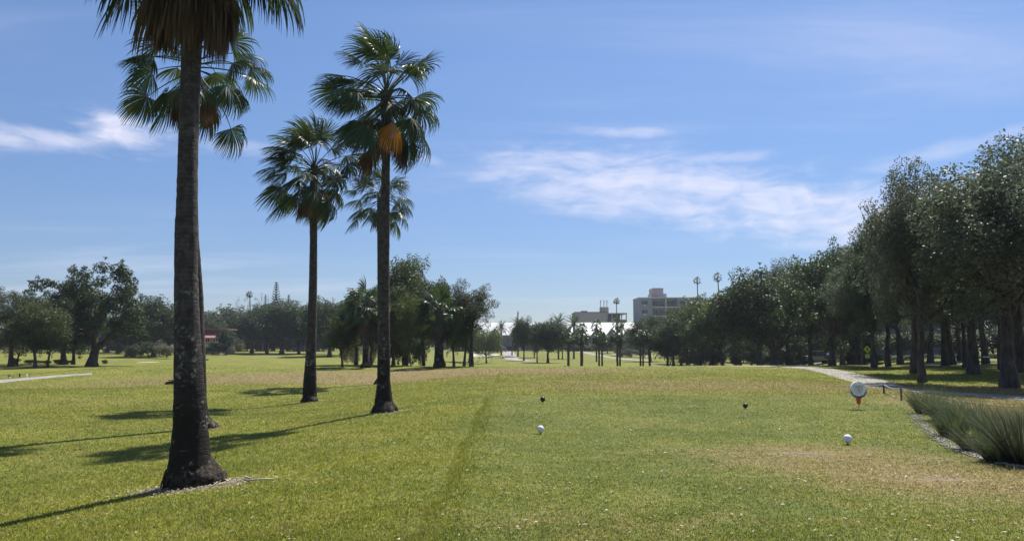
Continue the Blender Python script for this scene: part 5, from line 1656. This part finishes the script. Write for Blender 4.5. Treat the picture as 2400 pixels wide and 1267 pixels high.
def apartment_tower():
    Y = 300
    l, r = at(1497, 700, Y), at(1648, 700, Y)
    cx = (l.x + r.x) / 2
    z0 = base_at(1570, Y).z - .3
    e = thing('apartment_tower', 'grey apartment tower with stepped pinkish roof house and stacked balconies', 'building', (cx, Y, z0))
    W = r.x - l.x
    H = at(1560, 698, Y).z - z0
    st = 21.0 / FPX * Y
    f = lambda px: at(px, 720, Y).x - cx
    xa, xb = f(1529), f(1588)
    n = int(H / st)
    # wall left and right of the balcony stack, recessed wall behind the balconies
    part('wall', MB().box((-W / 2 + xa) / 2, 7, H / 2, xa + W / 2, 14, H), M['tower'], e)
    part('wall', MB().box((W / 2 + xb) / 2, 7, H / 2, W / 2 - xb, 14, H), M['tower'], e)
    part('recessed_wall', MB().box((xa + xb) / 2, 7.8, H / 2, xb - xa - .01, 12.4, H - .02), M['tower'], e)
    part('parapet', MB().box(0, 7, H + .15, W + .3, 14.3, .3), M['trim'], e)
    for i in range(n):
        z = H - st * (i + 1)
        sl = part('balcony', MB().box((xa + xb) / 2, .55, z, xb - xa - .02, 1.7, .22), M['trim'], e)
        rl = MB()
        k = 16
        for j in range(k + 1):
            rl.box(xa + .1 + (xb - xa - .2) * j / k, -.2, z + .62, .06, .05, 1.0)
        rl.box((xa + xb) / 2, -.2, z + 1.14, xb - xa - .1, .08, .07)
        part('railing', rl, M['dark_metal'], sl)
        part('divider', MB().box((xa * .45 + xb * .55), .7, z + st / 2, .18, 1.5, st - .24), M['trim'], sl)
        for (u, w) in ((.14, 2.2), (.38, 1.6), (.72, 1.4), (.88, 1.3)):
            window(e, xa + (xb - xa) * u, 1.6, z + 1.35, w, 2.1, True, 'tower')
        window(e, f(1511), 0, z + st * .48, 2.2, 1.25, True, 'tower')
        part('air_conditioner', MB().box(f(1511), -.2, z + st * .48 - 1.05, .7, .4, .4), M['trim'], e)
        window(e, f(1600), 0, z + st * .48, 2.2, 1.25, True, 'tower')
        part('air_conditioner', MB().box(f(1600), -.2, z + st * .48 - 1.05, .7, .4, .4), M['trim'], e)
        window(e, f(1630), 0, z + st * .48, 2.2, 1.25, True, 'tower')
    p1, p2 = at(1531, 686, Y), at(1567, 686, Y)
    h1 = at(1550, 686, Y).z - z0 - H - .3
    ph = part('roof_house', MB().box((p1.x + p2.x) / 2 - cx, 8, H + .3 + h1 / 2, p2.x - p1.x, 8, h1), M['tower'], e)
    q1, q2 = at(1534, 680, Y), at(1559, 680, Y)
    h2 = at(1546, 673, Y).z - z0 - H - .3
    part('roof_house_upper', MB().box((q1.x + q2.x) / 2 - cx, 7.9, H + .3 + h2 / 2, q2.x - q1.x, 8.4, h2), M['pink'], e)
    part('roof_panel', MB().box((q1.x + q2.x) / 2 - cx, 3.66, H + .3 + h2 * .55, 1.2, .06, h2 * .6), M['tower'], ph)
apartment_tower()

def red_house():
    Y = 185
    c = base_at(500, Y)
    e = thing('red_roofed_house', 'low house with faded red tiled roofs behind the street trees', 'house', c)
    M['redtile'] = plain('red_roof_tile', (0.30, 0.115, 0.105), 0.8, scale=2)
    M['cream'] = plain('cream_wall', (0.34, 0.28, 0.22), 0.9)
    f = lambda px, row: (at(px, row, Y).x - c.x, at(px, row, Y).z - c.z)
    H = f(480, 790)[1]
    x0, x1 = f(440, 790)[0], f(516, 790)[0]
    part('wall', MB().box((x0 + x1) / 2, 5, H / 2, x1 - x0, 10, H), M['cream'], e)
    ze, zt = f(480, 791)[1], f(480, 781)[1]
    mb = MB().add([(x0 - .4, -.6, ze), (x1 * .2, -.6, ze), (x1 * .2 - .6, 3, zt), (x0, 3, zt), (x0 - .4, -.6, ze - .2), (x1 * .2, -.6, ze - .2), (x1 * .2 - .6, 3, zt - .2), (x0, 3, zt - .2)],
                  [(0, 1, 2, 3), (7, 6, 5, 4), (0, 4, 5, 1), (1, 5, 6, 2), (3, 2, 6, 7), (0, 3, 7, 4)])
    part('porch_roof', mb, M['redtile'], e)
    zu = f(480, 772)[1]
    part('upper_wall', MB().box((x0 + x1) / 2, 6.5, (H + zu) / 2, x1 - x0 - 1, 6.9, zu - H), plain('shaded_brown_wall', (0.11, 0.075, 0.065), 0.9), e)  # brown darkened so the upper wall carries its shade in the colour
    part('roof', MB().box((x0 + x1) / 2, 6.5, zu + .15, x1 - x0 + .5, 8.5, .3), M['redtile'], e)
    window(e, f(487, 797)[0], 0, f(487, 796)[1], 1.0, 1.0)
    window(e, f(470, 797)[0], 0, f(487, 796)[1], 1.0, 1.0)
    window(e, f(505, 797)[0], 0, f(487, 796)[1], 1.0, 1.0)
red_house()

def grove_wall_building():
    Y = 112
    l, r = at(2075, 800, Y), at(2330, 800, Y)
    z0 = -.3
    cx = (l.x + r.x) / 2
    e = thing('low_building', 'long low bluish grey building seen between the grove trunks', 'building', (cx, Y + 6, z0))
    W = r.x - l.x
    H = 3.1
    wl = plain('blue_grey_wall', (0.15, 0.155, 0.175), 0.9, 0.1)
    part('wall', MB().box(0, 5, H / 2, W, 10, H), wl, e)
    part('roof', MB().prism([(-W / 2 - .5, H), (W / 2 + .5, H), (W / 2 - 2, H + 1.8), (-W / 2 + 2, H + 1.8)], -.8, 10.8), plain('grey_roof', (0.12, 0.12, 0.135), 0.9), e)
    for u in (-.38, -.06, .27):
        window(e, W * u, 0, 1.9, 1.1, 1.1, True, 'dark_metal')
grove_wall_building()

# tall thin radio mast and street signs
b = base_at(1214, 262)
h = at(1214, 728, 262).z - b.z
e = thing('mast', 'thin dark mast standing up behind the white roof', 'mast', b)
part('pole', MB().tube([(0, 0, -.3), (0, 0, h)], [.22, .16], 8), M['dark_metal'], e, True)
part('bracket', MB().box(0, 0, h - 1.0, .5, .3, .9), M['dark_metal'], e)
b = base_at(2033, 84)
h = at(2033, 818, 84).z - b.z
e = thing('warning_sign', 'yellow-green diamond warning sign on a post inside the grove', 'sign', b)
part('post', MB().tube([(0, 0, -.1), (0, 0, h + .3)], .04, 8), M['dark_metal'], e, True)
ym = plain('sign_yellow', (0.52, 0.55, 0.03), 0.5)
d = .40
pl = part('plate', MB().prism([(0, h - d), (d, h), (0, h + d), (-d, h)], -.07, -.045), ym, e)
part('symbol', MB().prism([(-.05, h - .18), (.05, h - .18), (.07, h + .02), (.12, h + .08), (0, h + .2), (-.12, h + .06), (-.07, h + .02)], -.075, -.0705), plain('sign_black', (0.02, 0.02, 0.02), 0.6), pl)
part('lower_plate', MB().box(0, -.055, h - .72, .46, .02, .42), ym, e)
for (px, Y, lab) in ((2039, 82, 'small white marker box below the yellow-green warning sign'),):
    b = base_at(px, Y)
    e = thing('marker_box', lab, 'box', b)
    part('body', MB().box(0, 0, .25, .32, .28, .5), M['trim'], e)
    part('lid', MB().box(0, 0, .53, .38, .34, .06), M['dark_metal'], e)
for (px, row, lab) in ((2311, 853, 'dark litter bin with white lid deep in the grove'),):
    b = on_ground(px, row)
    h = at(px, 833, b.y).z - b.z
    e = thing('litter_bin', lab, 'bin', b)
    part('drum', MB().tube([(0, 0, 0), (0, 0, h * .8)], [.28, .30], 14), M['post'], e, True)
    part('lid', MB().tube([(0, 0, h * .8), (0, 0, h * .93), (0, 0, h)], [.32, .27, .06], 14), M['trim'], e, True)
for (px, Y, lab) in ((294, 210, 'thin dark lamp post on the street past the big oak'), (628, 200, 'short white-topped lamp post under the street trees')):
    b = base_at(px, Y)
    e = thing('lamp_post', lab, 'lamp', b)
    hh = 3.2 if px < 400 else 3.6
    part('pole', MB().tube([(0, 0, -.1), (0, 0, hh)], [.09, .07], 8), M['dark_metal'], e, True)
    part('lamp_head', MB().sphere((0, 0, hh + .22), .30, 12, 8), M['trim'] if px > 400 else M['dark_metal'], e, True)

# ------------------------------------------------------------------ air
def haze():
    mb = MB().box(0, 330, 10.5, 1600, 1000, 28)
    m = bpy.data.materials.new('air')
    m.use_nodes = True
    T = NT(m.node_tree)
    T.n.clear()
    out = T.node('ShaderNodeOutputMaterial')
    v = T.node('ShaderNodeVolumePrincipled')
    v.inputs['Color'].default_value = (0.80, 0.87, 1.0, 1)
    v.inputs['Density'].default_value = 0.00020
    v.inputs['Anisotropy'].default_value = 0.2
    T.link(v.outputs[0], out.inputs['Volume'])
    o = link('haze', mb.mesh('haze', m))
    o['kind'] = 'stuff'
    tag(o, 'thin bluish air over the whole course', 'haze')
haze()
